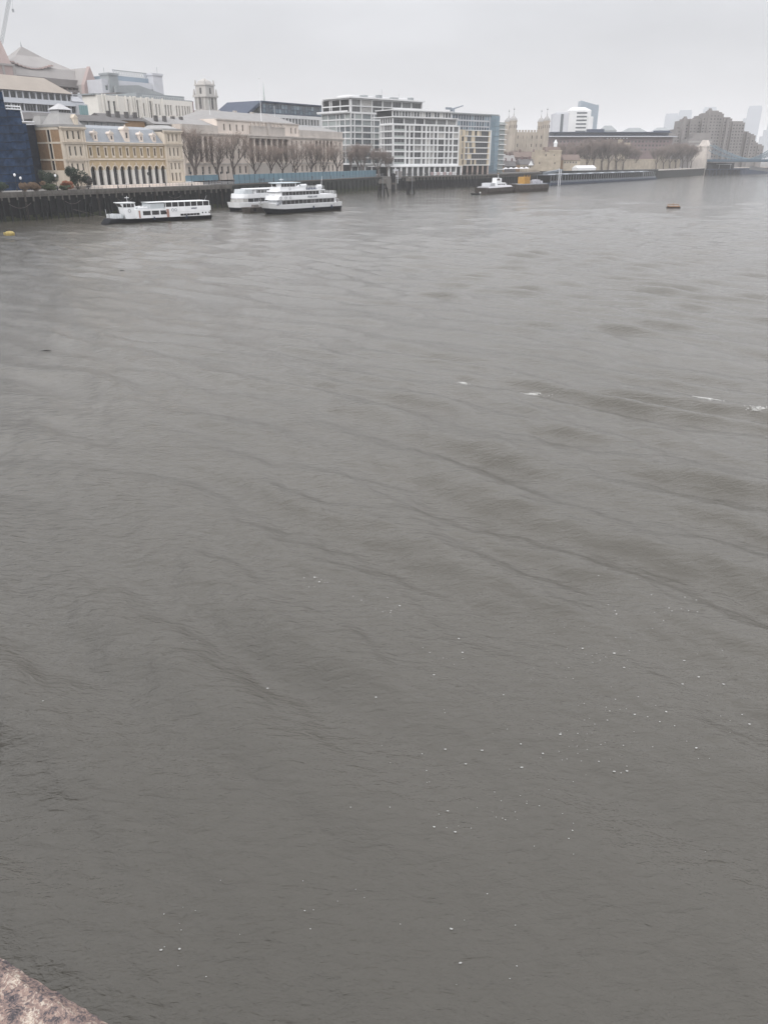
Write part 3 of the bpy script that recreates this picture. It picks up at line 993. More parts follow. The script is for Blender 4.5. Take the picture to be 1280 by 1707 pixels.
def scaffold(x0, x1, y0, y1, z1, mat, nm):
    """sheeting hung lift by lift and bay by bay, each sheet a little slack"""
    q = random.Random(int(x0 * 7 + z1))
    nx = max(1, int((x1 - x0) / 2.4))
    nz_ = max(1, int(z1 / 2.05))
    mb_ = MB()
    for i_ in range(nx):
        for j_ in range(nz_):
            xa, xb = x0 + (x1 - x0) * i_ / nx, x0 + (x1 - x0) * (i_ + 1) / nx
            za, zb = z1 * j_ / nz_, z1 * (j_ + 1) / nz_
            d_ = q.uniform(0.05, 0.22)
            xm, zm = (xa + xb) / 2, (za + zb) / 2
            mb_.raw([(xa, y0, za), (xb, y0, za), (xb, y0, zb), (xa, y0, zb), (xm + q.uniform(-.4, .4), y0 + d_, zm + q.uniform(-.3, .3))], [(0, 1, 4), (1, 2, 4), (2, 3, 4), (3, 0, 4)])
    part(nm, mb_, mat, sb_)
    lb = MB()
    for j_ in range(1, nz_):
        lb.box(x0, x1, y0 - 0.06, y0 + 0.02, z1 * j_ / nz_ - 0.09, z1 * j_ / nz_ + 0.09)
    part('lift_board', lb, net_dark, sb_)
    part('netted_core', MB().box(x0, x1 - 0.02, y0 + 0.4, y1, 0, z1 - 0.3), net_dark, sb_)
    side = MB()
    ny = max(1, int((y1 - y0) / 2.4))
    for i_ in range(ny):
        for j_ in range(nz_):
            ya, yb = y0 + (y1 - y0) * i_ / ny, y0 + (y1 - y0) * (i_ + 1) / ny
            za, zb = z1 * j_ / nz_, z1 * (j_ + 1) / nz_
            side.raw([(x1, ya, za), (x1, yb, za), (x1, yb, zb), (x1, ya, zb), (x1 - q.uniform(.05, .15), (ya + yb) / 2, (za + zb) / 2)], [(0, 1, 4), (1, 2, 4), (2, 3, 4), (3, 0, 4)])
    part(nm, side, mat, sb_)


scaffold(0, 48.9, 0, 22, 25.0, net_blue, 'netting')
scaffold(30, 53.7, 0.5, 20, 21.1, net_blue, 'netting')
scaffold(48, 61.5, 6.5, 24, 17.7, net_dark, 'netting')
scaffold(50, 56.0, 2.2, 20, 17.4, net_blue, 'netting')
sp_ = MB()
for a_, b_ in (((49.3, 0.4, 21.6), (53.9, 0.4, 21.6)), ((53.9, 0.4, 21.6), (54.1, 0.4, 17.7)), ((54.1, 2.0, 17.9), (61.6, 6.4, 18.1)), ((49.3, 0.4, 20.9), (53.9, 0.4, 20.9)), ((54.1, 2.0, 17.2), (61.6, 6.4, 17.5))):
    sp_.tube(a_, b_, 0.17, None, 6)
part('scaffold_rail', sp_, white_paint, sb_)
um = MB().tube((0, 0, 0), (0, 0, 1.2), 0.05, None, 6).mesh('scaffold_upright', [white_paint])
for xx in (50, 51, 52, 53, 53.8):
    link('scaffold_upright', um, sb_, (xx, 0.35, 20.9))

# ================================================================== BUILDINGS BEHIND
AZ = 6.2
st = thing('office_block', 'grey office block with ribbon windows and sloping beige roof behind the netting', 'building', A.pt(30, 78, AZ), A.rz)
ops = []
for q in range(22):
    ops.append((2 + q * 2.6, 4.1 + q * 2.6, 28.6, 30.8))
for q in range(12):
    ops.append((1.2 + q * 4.9, 5.7 + q * 4.9, 24.6, 27.0, 4, 1))
    ops.append((1.2 + q * 4.9, 5.7 + q * 4.9, 20.3, 23.0, 4, 1))
    ops.append((1.2 + q * 4.9, 5.7 + q * 4.9, 16.0, 18.9, 4, 1))
facade(st, 60.5, 0, 31.0, ops, light_clad, th=0.6, rec=0.35, fm=light_clad, gm=g_dark)
part('band', MB().box(-0.2, 60.8, -0.6, 0, 27.0, 28.5), M('pale blue grey band', (0.52, 0.54, 0.58), 0.5, 0.04), st)
part('roof', MB().frustum(-1, 56, -0.8, 30, 31.05, 0, 50, 7, 24, 36.3), beige_roof, st)
part('rear_block', MB().box(0.1, 60.4, 0.65, 30, 0, 31.0), mid_clad, st)
sg = MB()
for q in range(4):
    sg.box(57.0 + q * 0.95, 57.85 + q * 0.95, -2.2, -1.9, 19, 27.4)
part('stair_glass', sg, g_aqua, st)
part('stair_tower', MB().box(56.8, 61, -1.85, 6, 0, 27.8).frustum(55, 60.5, -1, 6, 28.6, 55.5, 58.5, 0, 4, 30.4), light_clad, st)

# white block with slit windows
sl = thing('office_block', 'ivory office block with narrow slit windows behind the market roof', 'building', A.pt(111, 95, AZ), A.rz)
ops = [(7.6, 8.8, 18, 31), (4.9, 5.9, 27, 31), (15.2, 15.8, 18, 32), (20.0, 21.0, 20, 32), (23.6, 24.2, 26, 31)]
for q in range(6):
    pass
for xx in (27.4,):
    ops.append((xx, xx + 0.9, 18, 32))
for xx in (30.6, 32.4, 36.0, 37.6, 39.2, 42.6, 44.2, 46.2, 47.8, 49.4):
    ops += [(xx, xx + 0.75, 26.6, 31), (xx, xx + 0.6, 22.5, 24)]
ops += [(50.6, 51.3, 18, 31)]
facade(sl, 53, 0, 33.0, sorted(ops), ivory, th=0.7, rec=0.5, fm=ivory, gm=g_dark, fw=0.05)
rb_ = MB()
for xx in (2.0, 3.4, 9.6, 14.0, 16.6, 18.2, 19.2, 22.4, 25.4, 26.4, 28.8, 34.4):
    rb_.box(xx, xx + 0.55, -0.5, 0, 0, 33.4)
part('rib', rb_, ivory, sl)
part('roof_gallery', MB().box(-1, 54, 1.0, 26, 33.0, 33.5).box(24, 52, 4, 20, 33.5, 35.2), mid_clad, sl)
part('rear_block', MB().box(0.1, 52.9, 0.75, 26, 0, 32.95), ivory, sl)
rr2 = MB()
for q in range(27):
    rr2.box(24 + q * 1.05, 24.06 + q * 1.05, 0.2, 0.26, 33.0, 34.1)
rr2.box(24, 52, 0.2, 0.26, 34.1, 34.17)
part('roof_rail', rr2, white_paint, sl)
# chimneyed low roofs between the market hall and the slit block
for nm, lab, k0, k1, off, z1, mt in (('low_building', 'low dark brick range with chimneys behind the market roof, left', 86, 104, 60, 24.5, brown_brick), ('low_building', 'pale low rooftop range behind the right half of the market roof', 105, 124, 56, 23.6, lead)):
    ob = thing(nm, lab, 'building', A.pt(k0, off, AZ), A.rz)
    W = k1 - k0
    part('wall', MB().box(0, W, 0, 12, 0, z1 - 2.4), mt, ob)
    part('roof', MB().prism_x([(-0.5, z1 - 2.39), (12.5, z1 - 2.39), (6, z1)], -0.3, W + 0.3), dark_roof if mt is brown_brick else slate_pale, ob)
    for q in range(4):
        part('chimney', MB().box(W * (0.15 + 0.23 * q), W * (0.15 + 0.23 * q) + 1.4, 2, 3, z1 - 2.3, z1 + 0.7), dark_roof, ob)

# maroon tiled block and grey pediment block
mr_ = thing('office_block', 'small dark maroon tiled block beside the ivory offices', 'building', A.pt(171.2, 110, AZ), A.rz)
facade(mr_, 7.4, 0, 33.6, [(0.8 + q * 2.1, 2.0 + q * 2.1, z_, z_ + 2.0) for q in range(3) for z_ in (22.5, 26.2, 30.0)], maroon, th=0.5, rec=0.3, fm=maroon, gm=g_dark)
part('rear_block', MB().box(0.05, 7.35, 0.55, 14, 0, 33.5), maroon, mr_)
part('rib', MB().box(-0.2, 0.5, -0.3, 0, 0, 34.4).box(2.4, 2.8, -0.3, 0, 0, 34.4).box(4.6, 5.0, -0.3, 0, 0, 34.4).box(6.9, 7.6, -0.3, 0, 0, 34.4), maroon, mr_)
pc = thing('stone_building', 'small pale stone block beside the maroon tiled block', 'building', A.pt(180, 112, AZ), A.rz)
facade(pc, 13, 0, 26.5, [(1.0 + q * 2.4, 2.1 + q * 2.4, 21.5, 25) for q in range(5)], portland, th=0.5, rec=0.3, gm=g_soft)
part('rear_block', MB().box(0.05, 12.95, 0.55, 12, 0, 26.4), portland, pc)
part('cornice', MB().box(-0.4, 13.4, -0.5, 12.2, 26.5, 27.4), portland_grey, pc)
ge = thing('office_block', 'grey glass roof pavilion above the ivory offices', 'building', A.pt(153, 135, AZ), A.rz)
part('body', MB().box(0, 22, 0, 14, 0, 36.5), mid_clad, ge)
part('roof', MB().frustum(-1, 23, -1, 15, 36.5, 0, 22, -1, 15, 37.8), dark_roof, ge)

# grey stepped office with twin corner towers
gy = thing('office_block', 'pale grey stepped office with twin corner towers in the mist', 'building', A.pt(174, 170, AZ), A.rz)
facade(gy, 40, 0, 46.5, [(2 + q * 2.2, 3.7 + q * 2.2, z_, z_ + 2.2) for q in range(17) for z_ in (37.5, 41.5)], light_clad, th=0.6, rec=0.3, gm=g_teal, fm=light_clad)
part('body', MB().box(0.1, 39.9, 0.65, 30, 0, 46.4), light_clad, gy)
part('upper_glass', MB().box(9, 36, 3, 26, 46.5, 49.0), tower_blue, gy)
part('tower', MB().box(4.2, 10.0, -1, 6, 0, 48.6).box(3.8, 10.4, -1.4, 6.4, 48.6, 49.6), mid_clad, gy)
part('tower', MB().box(34.0, 40.6, -1, 6, 0, 50.5).box(33.6, 41.0, -1.4, 6.4, 50.5, 51.6), light_clad, gy)
part('dark_terrace', MB().prism_y([(6, 38.5), (38, 37.5), (38, 41.5), (21, 44.8), (6, 43.6)], -3.5, -1.6), mid_clad, gy)
lt = MB()
for q in range(14):
    lt.tube((11 + q * 1.7, 4, 49), (12.7 + q * 1.7, 4, 51.6), 0.12, None, 4).tube((12.7 + q * 1.7, 4, 49), (11 + q * 1.7, 4, 51.6), 0.12, None, 4)
lt.tube((11, 4, 51.6), (35, 4, 51.6), 0.2, None, 4)
part('roof_lattice', lt, mid_clad, gy)
part('aerial', MB().tube((40, 2, 51.6), (40, 2, 55), 0.1, None, 4).tube((4, 2, 49.6), (4, 2, 52), 0.1, None, 4), mid_clad, gy)

# gothic-roofed pinkish complex
mc = thing('gabled_office_complex', 'pinkish granite offices with steep pointed roofs fading into mist', 'building', A.pt(118, 190, AZ), A.rz)
facade(mc, 62, 0, 46, [(2 + q * 3.0, 4.0 + q * 3.0, z_, z_ + 2.4) for q in range(19) for z_ in (36, 40.5)], pink_granite, th=0.6, rec=0.35, gm=g_soft, fm=pink_granite)
part('body', MB().box(0.1, 69, 0.7, 40, 0, 45.9), pink_granite, mc)
part('corner_tower', MB().box(-8, 17.6, -3, 14, 0, 50).frustum(-8, 17.6, -3, 14, 50.0, -4, 16.4, 1, 10, 61.0), pink_granite, mc)
part('tower_trim', MB().box(-8.3, 17.9, -3.4, 14.3, 50.0, 50.9).box(17.7, 19.2, -3, -1.6, 30, 51).box(12, 13.2, -3.3, -3.0, 44, 50), pale_roof, mc)
part('main_roof', MB().frustum(18, 62, 0.5, 34, 46, 20, 60.5, 4, 28, 51.6).frustum(20, 58, 4, 28, 51.6, 31, 46, 12, 18, 57.0).frustum(31, 46, 12, 18, 57.0, 36.1, 36.6, 14, 15, 61.0), pale_roof, mc)
rv = MB()
for q in range(12):
    a_ = q / 11
    rv.box(21 + 22 * a_, 23.1 + 22 * a_, 2.6, 4.6, 52.4 - 2.2 * math.sin(a_ * PI), 52.9 - 2.2 * math.sin(a_ * PI))
part('swag', rv, pink_granite, mc)
part('finial', MB().tube((36.35, 14.5, 60.8), (36.35, 14.5, 63.4), 0.35, 0.05, 6), mid_clad, mc)
part('gable', MB().prism_y([(52.5, 32), (64.6, 32), (63.8, 41), (59.3, 53.0), (54.4, 44.5)], -8, -5.5), pink_granite, mc)
part('gable', MB().prism_y([(52.8, 32), (64.4, 32), (63.6, 41), (59.3, 52.5), (54.8, 44.5)], -5.4, 12), pale_roof, mc)
part('round_window', MB().tube((59.0, -8.02, 43.7), (59.0, -8.3, 43.7), 1.15, None, 14), g_dark, mc)
part('plant_deck', MB().box(19, 58, -2.6, 0, 43.0, 44.0).box(34, 60, -3.2, -2.61, 40.5, 41.6).box(20, 58, -1.0, -0.4, 44, 46.6), brown_clad, mc)
pp = MB()
for q in range(9):
    pp.box(44 + q * 1.5, 44.7 + q * 1.5, -6, -5, 36, 38.5 + (q % 3))
part('roof_plant', pp, light_clad, mc)

# luffing tower crane in the mist, top left
cn = thing('tower_crane', 'pale lattice crane jib rising into the mist at top left', 'crane', (-192, 452, 6.2), 0)
cm = MB()
p0, p1 = Vector((-2.6, 0, 62)), Vector((8.0, 0, 87))
for q in range(16):
    a0 = p0.lerp(p1, q / 16)
    a1 = p0.lerp(p1, (q + 1) / 16)
    for s_ in ((-0.6, -0.6), (0.6, -0.6), (0.6, 0.6), (-0.6, 0.6)):
        cm.tube(a0 + Vector((s_[0], s_[1], 0)), a1 + Vector((s_[0], s_[1], 0)), 0.10, None, 4)
    cm.tube(a0 + Vector((-0.6, -0.6, 0)), a1 + Vector((0.6, -0.6, 0)), 0.07, None, 4)
    cm.tube(a0 + Vector((0.6, 0.6, 0)), a1 + Vector((-0.6, 0.6, 0)), 0.07, None, 4)
part('jib', cm, mid_clad, cn)
mm = MB()
for s_ in ((-0.8, -0.8), (0.8, -0.8), (0.8, 0.8), (-0.8, 0.8)):
    mm.tube((-4 + s_[0], s_[1], 0), (-4 + s_[0], s_[1], 60), 0.16, None, 4)
for q in range(24):
    mm.tube((-4.8, -0.8, q * 2.5), (-3.2, -0.8, q * 2.5 + 2.5), 0.09, None, 4)
part('mast', mm, tower_steel, cn)
part('hook_block', MB().tube((6.3, 0, 77), (7.8, 0, 87), 0.05, None, 4).box(5.9, 6.8, -0.3, 0.3, 75.6, 77), mid_clad, cn)
part('machinery_deck', MB().box(-9, -2.5, -1.2, 1.2, 60, 62), mid_clad, cn)

# stone tower with stepped pyramid top
tt = thing('stone_tower', 'weathered stone tower with stepped columned top above the roofs', 'tower', (-123.5, 600, 6.2), R(60))


def cbox(b_, w_, z0_, z1_):
    return b_.box(-w_, w_, -w_, w_, z0_, z1_)


ts = M('misty portland stone', (0.40, 0.385, 0.365), 0.9, 0.18, 0.12, streak=2)
part('shaft', cbox(cbox(cbox(MB(), 6.2, 0, 38.5), 5.2, 39.6, 47.5), 4.5, 48.6, 54.5), ts, tt)
part('cornice', cbox(cbox(cbox(MB(), 6.9, 38.5, 39.6), 6.2, 47.5, 48.6), 5.1, 54.5, 55.3), ts, tt)
part('cap', MB().frustum(-3.9, 3.9, -3.9, 3.9, 55.3, -3.0, 3.0, -3.0, 3.0, 57.2).frustum(-3.0, 3.0, -3.0, 3.0, 57.2, -.4, .4, -.4, .4, 59.0), ts, tt)
cmh = MB().lathe([(0.5, 40.0), (0.42, 46.6), (0.6, 47.4)], 0, 0, 8).mesh('column', [ts])
nich = MB().box(-1.2, 1.2, -0.05, 0.1, 30.5, 37).mesh('niche', [g_soft])
nic2 = MB().box(-0.8, 0.8, -0.05, 0.1, 49.5, 53.2).mesh('niche', [g_soft])
for q in range(4):
    a_ = q * PI / 2
    for t_ in (-4.4, -1.6, 1.6, 4.4):
        link('column', cmh, tt, (5.6 * math.cos(a_) - t_ * math.sin(a_), 5.6 * math.sin(a_) + t_ * math.cos(a_), 0))
    link('niche', nich, tt, (6.25 * math.cos(a_), 6.25 * math.sin(a_), 0), a_ + PI / 2)
    link('niche', nich, tt, (5.25 * math.cos(a_), 5.25 * math.sin(a_), 9.8), a_ + PI / 2)
    part('pinnacle', MB().frustum(-5.9, -4.6, -5.9, -4.6, 48.61, -5.5, -5.0, -5.5, -5.0, 52.5), ts, tt, rz=a_)
    part('pinnacle', MB().frustum(-4.8, -3.8, -4.8, -3.8, 55.31, -4.5, -4.1, -4.5, -4.1, 58.0), ts, tt, rz=a_)
    link('niche', nic2, tt, (4.55 * math.cos(a_), 4.55 * math.sin(a_), 0), a_ + PI / 2)
    part('flank_block', MB().box(-7.5, -5.7, -7.5, -5.7, 0, 33), ts, tt, rz=a_)
part('podium', MB().box(-11, 11, -11, 11, 0, 27.5), ts, tt)

# dark blue glazed office with a raking end
gl = thing('glass_office', 'dark blue glazed office with raking end behind the stone building', 'building', (-79.4, 560, 6.2), PI / 2 - R(36))
ops = [(1 + q * 3.0, 3.85 + q * 3.0, 36.4, 38.9) for q in range(22)] + [(1 + q * 3.0, 3.85 + q * 3.0, 39.1, 41.8) for q in range(22)]
facade(gl, 67.5, 35.9, 42.2, ops, navy_steel, th=0.4, rec=0.15, fm=navy_steel, gm=g_blue, fw=0.1)
part('roof', MB().box(-1, 68.5, -1.4, 30, 42.2, 43.0), navy_steel, gl)
part('roof', MB().prism_y([(-14, 34.2), (-1.02, 41.3), (-1.02, 43.0), (-1.6, 43.0), (-15.5, 35.0)], -1.4, 30), navy_steel, gl)
facade(gl, 60, 28, 35.8, [(q * 3.2 + 6.5, q * 3.2 + 9.2, 30.0, 33.8) for q in range(16)], white_conc, x0=-8, th=0.5, rec=0.3, fm=white_paint, gm=g_dark)
part('body', MB().box(-7.8, 67.4, 0.6, 29, 0, 35.85).box(0.1, 67.4, 0.6, 29, 35.85, 42.15), mid_clad, gl)
for lab, X_, Y_, w_, h_, mt in (('small grey blue office block right of the stone tower', -117, 640, 12, 42.5, tower_blue), ('low pale roof block left of the glazed office', -109, 660, 12, 40.5, portland_grey)):
    ob = thing('office_block', lab, 'building', (X_, Y_, 6.2), R(-12))
    facade(ob, w_, 0, h_ - 6, [(0.6 + q * 2.2, 2.2 + q * 2.2, h_ - 9.5, h_ - 7.2) for q in range(int(w_ / 2.2))], mt, th=0.4, rec=0.2, fm=mt, gm=g_dark)
    part('body', MB().box(0.05, w_ - 0.05, 0.45, 12, 0, h_ - 6.05).box(2, w_ - 3, 2, 8, h_ - 6.04, h_ - 4), mt, ob)
# thin church spire beyond the flagpole
spv = thing('church_spire', 'thin pale church spire behind the flagpole', 'spire', (-88.6, 640, 6.2), 0)
part('tower', MB().box(-3, 3, -3, 3, 0, 36), portland_grey, spv)
part('spire', MB().lathe([(1.4, 36), (0.95, 45), (0.35, 55), (0.1, 60)], 0, 0, 8), M('pale copper', (0.42, 0.46, 0.45), 0.6), spv)

# ================================================================== WHITE FLATS
FM = white_conc
fb = thing('apartment_block', 'tall white gridded apartment block behind, with set back top floors', 'building', (-19.5, 505, 6.2), PI / 2 - R(48))


def grid_ops(x_edges, z_edges, pier, slab, gm=None, cols=2, skip=()):
    r_ = []
    for i_ in range(len(x_edges) - 1):
        for j_ in range(len(z_edges) - 1):
            if (i_, j_) in skip:
                continue
            w_ = x_edges[i_ + 1] - x_edges[i_]
            c_ = 3 if w_ > 6 else (2 if w_ > 3 else 1)
            r_.append((x_edges[i_] + pier, x_edges[i_ + 1] - pier, z_edges[j_] + slab, z_edges[j_ + 1] - slab, c_, 1) + ((gm,) if gm else ()))
    return r_


zl = [6.1 + 3.43 * i for i in range(9)]
xe = [0.2, 3.0, 8.9, 16.4, 18.3, 26.0, 33.7, 41.8, 50.1, 59.4]
facade(fb, 59.8, 5.6, zl[-1] + 0.3, grid_ops(xe, zl, 0.28, 0.38), FM, th=0.8, rec=0.55, gm=g_teal, fm=grey_steel, fw=0.07)
zt = [zl[-1] + 0.3, zl[-1] + 3.7, zl[-1] + 7.3]
xt = [0.6, 8.3, 17.2, 25.6, 33.4, 41.5, 49.8, 58.8]
facade(fb, 59.2, zt[0] + 0.02, zt[-1] + 0.4, grid_ops(xt, zt, 0.32, 0.3), FM, org=(0, 0.4), x0=0.3, th=0.8, rec=0.55, gm=g_flat, fm=grey_steel, fw=0.07)
part('roof', MB().box(-1.4, 60.4, -1.0, 26, zt[-1] + 0.4, zt[-1] + 1.1).box(6, 50, 6, 20, zt[-1] + 1.1, zt[-1] + 2.6), FM, fb)
part('core', MB().box(0.6, 59.2, 1.3, 26, 0, zt[-1] + 0.38), interior, fb)
for xx, yy, w_, h_ in ((12, 3, 4, 1.4), (24, 2.5, 3, 2.0), (36, 3, 5, 1.2), (52, 4, 3, 1.8)):
    part('roof_plant', MB().box(xx, xx + w_, yy, yy + 2.5, zt[-1] + 1.1, zt[-1] + 1.1 + h_), mid_clad, fb)
part('aerial', MB().tube((30, 6, zt[-1] + 2.6), (30, 6, zt[-1] + 6.5), 0.06, None, 4).tube((44, 6, zt[-1] + 2.6), (44, 6, zt[-1] + 5.0), 0.06, None, 4), mid_clad, fb)
facade(fb, 59.8, 0, 5.58, [(1 + q * 5.5, 5.6 + q * 5.5, 0.3, 4.6, 2, 1) for q in range(10)], FM, org=(0, 1.0), th=0.25, rec=0.1, gm=g_dark, fm=dark_metal, name='ground_floor')
# flank facing the bridge
xf = [0.3, 6.5, 14.5, 17.5, 22.5, 27.6]
facade(fb, 28, 5.6, zl[-1] + 0.31, grid_ops(xf, zl, 0.28, 0.38), FM, org=(0, 28.2), rz=-PI / 2, th=0.8, rec=0.55, gm=g_teal, fm=grey_steel, fw=0.07, x0=0.0)
facade(fb, 28, zt[0] + 0.02, zt[-1] + 0.39, grid_ops([0.6, 8.0, 9.8, 18.0, 26.8], zt, 0.32, 0.3), FM, org=(0.3, 28.2), rz=-PI / 2, th=0.8, rec=0.55, gm=g_dark, fm=grey_steel, fw=0.07, x0=0.2)
part('terrace_slab', MB().box(-1.8, 0, 0.5, 30, zl[-1] + 0.0, zl[-1] + 0.35).box(-2.0, -1.9, 0.5, 30, zl[-1] + 0.35, zl[-1] + 1.2), FM, fb)

ff = thing('apartment_block', 'white gridded riverside apartment block with balconies in front', 'building', (5.0, 465, 6.2), PI / 2 - R(55))
zf = [5.9 + 3.33 * i for i in range(7)]
mb_ops = []
spec = [(0.7, 8.1, 3, g_dark), (9.0, 11.0, 1, g_dark), (11.7, 14.2, 1, None), (14.7, 19.7, 2, None), (20.3, 22.7, 1, g_dark), (23.4, 25.4, 1, None), (25.9, 28.3, 1, None), (28.9, 31.1, 1, g_dark), (31.7, 36.2, 2, None), (36.8, 39.2, 1, None), (39.9, 42.2, 1, g_dark), (42.9, 46.6, 2, None)]
for xa, xb, c_, g_ in spec:
    for j_ in range(6):
        mb_ops.append((xa, xb, zf[j_] + 0.35, zf[j_ + 1] - 0.3, c_, 1, g_ or g_flat))
facade(ff, 47.2, 5.3, zf[-1] + 0.25, mb_ops, FM, th=0.8, rec=0.55, gm=g_flat, fm=white_paint, fw=0.07)
bal = MB()
for j_ in range(6):
    bal.box(0.72, 8.08, 0.05, 0.12, zf[j_] + 0.36, zf[j_] + 1.25)
part('balcony_glass', bal, g_teal, ff)
# two set back storeys
u0 = zf[-1] + 0.26
facade(ff, 46.0, u0, u0 + 3.3, grid_ops([0.8, 8.3, 16.0, 22.4, 31, 38.5, 45.6], [u0, u0 + 3.3], 0.25, 0.35), FM, org=(0, 1.2), x0=0.4, th=0.6, rec=0.4, gm=g_flat, fm=grey_steel)
part('terrace_roof', MB().box(-0.4, 46.6, 0.3, 20, u0 + 3.3, u0 + 3.75), FM, ff)
facade(ff, 43, u0 + 3.76, u0 + 6.8, [(2.2 + q * 2.05, 4.0 + q * 2.05, u0 + 4.0, u0 + 6.5, 1, 1) for q in range(20)], FM, org=(0, 3.2), x0=1.8, th=0.5, rec=0.3, gm=g_flat, fm=white_paint)
part('roof', MB().box(1.0, 43.8, 2.0, 19, u0 + 6.8, u0 + 7.25).box(10, 30, 7, 15, u0 + 7.25, u0 + 8.3), FM, ff)
part('core', MB().box(0.85, 46.8, 1.4, 13.4, 0, u0 - 0.1).box(0.98, 45.6, 1.85, 13.4, u0, u0 + 3.25).box(2.2, 42.8, 3.75, 19, u0 + 3.76, u0 + 6.75), interior, ff)
# flank with balconies
fops = []
for j_ in range(6):
    fops += [(0.5, 1.6, zf[j_] + 0.35, zf[j_ + 1] - 0.3), (2.2, 4.0, zf[j_] + 0.35, zf[j_ + 1] - 0.3, 1, 1, g_flat), (4.4, 12.4, zf[j_] + 0.35, zf[j_ + 1] - 0.3, 3, 1)]
facade(ff, 13.4, 5.3, zf[-1] + 0.24, fops, FM, org=(0, 13.5), rz=-PI / 2, th=0.8, rec=0.6, gm=g_dark, fm=white_paint)
facade(ff, 12.4, u0, u0 + 3.29, [(0.6 + q * 2.3, 2.6 + q * 2.3, u0 + 0.4, u0 + 3.0) for q in range(5)], FM, org=(0.4, 13.5), rz=-PI / 2, th=0.6, rec=0.4, gm=g_dark, fm=white_paint)
# colonnade
part('first_floor_slab', MB().box(-3.5, 48.2, -2.6, 20, 4.75, 5.28), FM, ff)
colm = MB().box(-0.42, 0.42, -0.42, 0.42, 0, 4.74).mesh('column', [FM])
for q in range(13):
    link('column', colm, ff, (0.2 + q * 3.95, -1.9, 0))
link('column', colm, ff, (-2.8, 10, 0))
link('column', colm, ff, (-2.8, 0, 0))
facade(ff, 47, 0, 4.74, [(0.6 + q * 3.95, 4.1 + q * 3.95, 0.2, 4.3, 2, 1) for q in range(11)], mid_clad, org=(0, 1.0), th=0.3, rec=0.1, gm=g_dark, fm=dark_metal, name='shopfront')
# cafe screens on the promenade
cs = thing('cafe_screen', 'row of pale red striped windbreak screens before the white colonnade', 'windbreak', (26.5, 474.0, 6.3), PI / 2 - R(47))
for q in range(8):
    part('screen_panel', MB().box(q * 2.6, q * 2.6 + 2.4, 0, 0.06, 0.25, 1.9), (M('pinkish canvas', (0.42, 0.33, 0.33), 0.8), canvas)[q % 2], cs)
    part('post', MB().box(q * 2.6 - 0.1, q * 2.6 - 0.04, -0.03, 0.03, 0, 2.0), dark_metal, cs)

# beige stone corner with staggered windows and the blue glass tower end
sq = thing('apartment_block', 'beige stone apartment corner with staggered windows and white bands', 'building', (45.3, 510, 6.2), PI / 2 - R(50))
zs_ = [5.4 + 3.2 * i for i in range(7)]
ops = []
q_ = random.Random(3)
pat = [[(1.0, 2.6), (5.2, 6.2), (7.3, 10.6), (13.0, 15.3), (17.0, 18.2), (18.6, 25.6)], [(2.0, 4.0), (6.6, 10.4), (13.4, 25.6)], [(2.2, 3.4), (5.6, 7.2), (8.4, 11.2), (13.8, 25.4)],
       [(2.6, 3.6), (5.4, 7.6), (9.0, 12.8), (14.4, 25.4)], [(1.8, 3.6), (5.2, 7.4), (10.8, 25.2)], [(3.0, 4.2), (6.8, 10.4), (11.6, 13.8), (15.2, 25.0)]]
for j_ in range(6):
    for xa, xb in pat[5 - j_]:
        ops.append((xa, xb, zs_[j_] + 0.3, zs_[j_ + 1] - 0.3, max(1, int((xb - xa) / 1.5)), 1))
facade(sq, 27.4, 5.0, zs_[-1] + 0.2, ops, M('beige limestone', (0.58, 0.50, 0.385), 0.8, 0.06, 0.3), x0=-2.0, th=0.7, rec=0.4, gm=g_flat, fm=grey_steel)
bd_ = MB()
for j_ in range(7):
    bd_.box(4.6, 27.6, -0.25, 0, zs_[j_] - 0.25, zs_[j_] + 0.25)
bd_.box(26.7, 27.7, -0.26, 0, 5.0, zs_[-1] + 0.3)
part('white_band', bd_, FM, sq)
part('core', MB().box(-1.9, 27.3, 0.75, 20, 0, zs_[-1] + 0.1), interior, sq)
for q in range(6):
    part('column', MB().box(3.0 + q * 4.6, 3.8 + q * 4.6, 0.0, 0.7, 0, 4.98), M('pinkish stone', (0.45, 0.36, 0.32), 0.8), sq)
gt = thing('glass_tower', 'blue glass stair tower with white balcony edges beside the castle', 'building', (47.8, 535, 6.2), PI / 2 - R(50))
facade(gt, 27, 0, 34.2, [(-7 + q * 2.4, -4.9 + q * 2.4, z_, z_ + 2.6) for q in range(14) for z_ in (24.6, 27.8, 31.2)], light_clad, x0=-8, th=0.5, rec=0.3, gm=g_blue, fm=grey_steel)
part('body', MB().box(-7.9, 27, 0.55, 16, 0, 34.1), mid_clad, gt)
part('roof', MB().box(-8.5, 34.5, -0.8, 16, 34.2, 34.9), mid_clad, gt)
gw = MB()
for q in range(7):
    for j_ in range(11):
        gw.box(27.05 + q * 1.15, 28.1 + q * 1.15, -1.6 + 0.22 * abs(q - 3), -1.5 + 0.22 * abs(q - 3), 1.2 + j_ * 3.0, 3.95 + j_ * 3.0)
part('curtain_wall', gw, g_blue, gt)
part('curtain_core', MB().box(27.02, 35, -0.7, 15, 0, 34.15), tower_blue, gt)
bb = MB()
for j_ in range(10):
    bb.box(35.02, 41.5, -1.8, 6, 2.2 + j_ * 3.0, 2.65 + j_ * 3.0)
part('balcony', bb, FM, gt)
part('balcony_wall', MB().box(35.05, 40.6, -0.9, 6, 0, 30.5), g_teal, gt)
part('roof_crane', MB().box(-4.5, -2.5, 3, 5, 34.9, 37.4).tube((-3.5, 4, 37), (5.8, 4, 39.2), 0.5, 0.3, 6).box(-9, -4.5, 3.4, 4.6, 36.6, 37.8), tower_steel, gt)

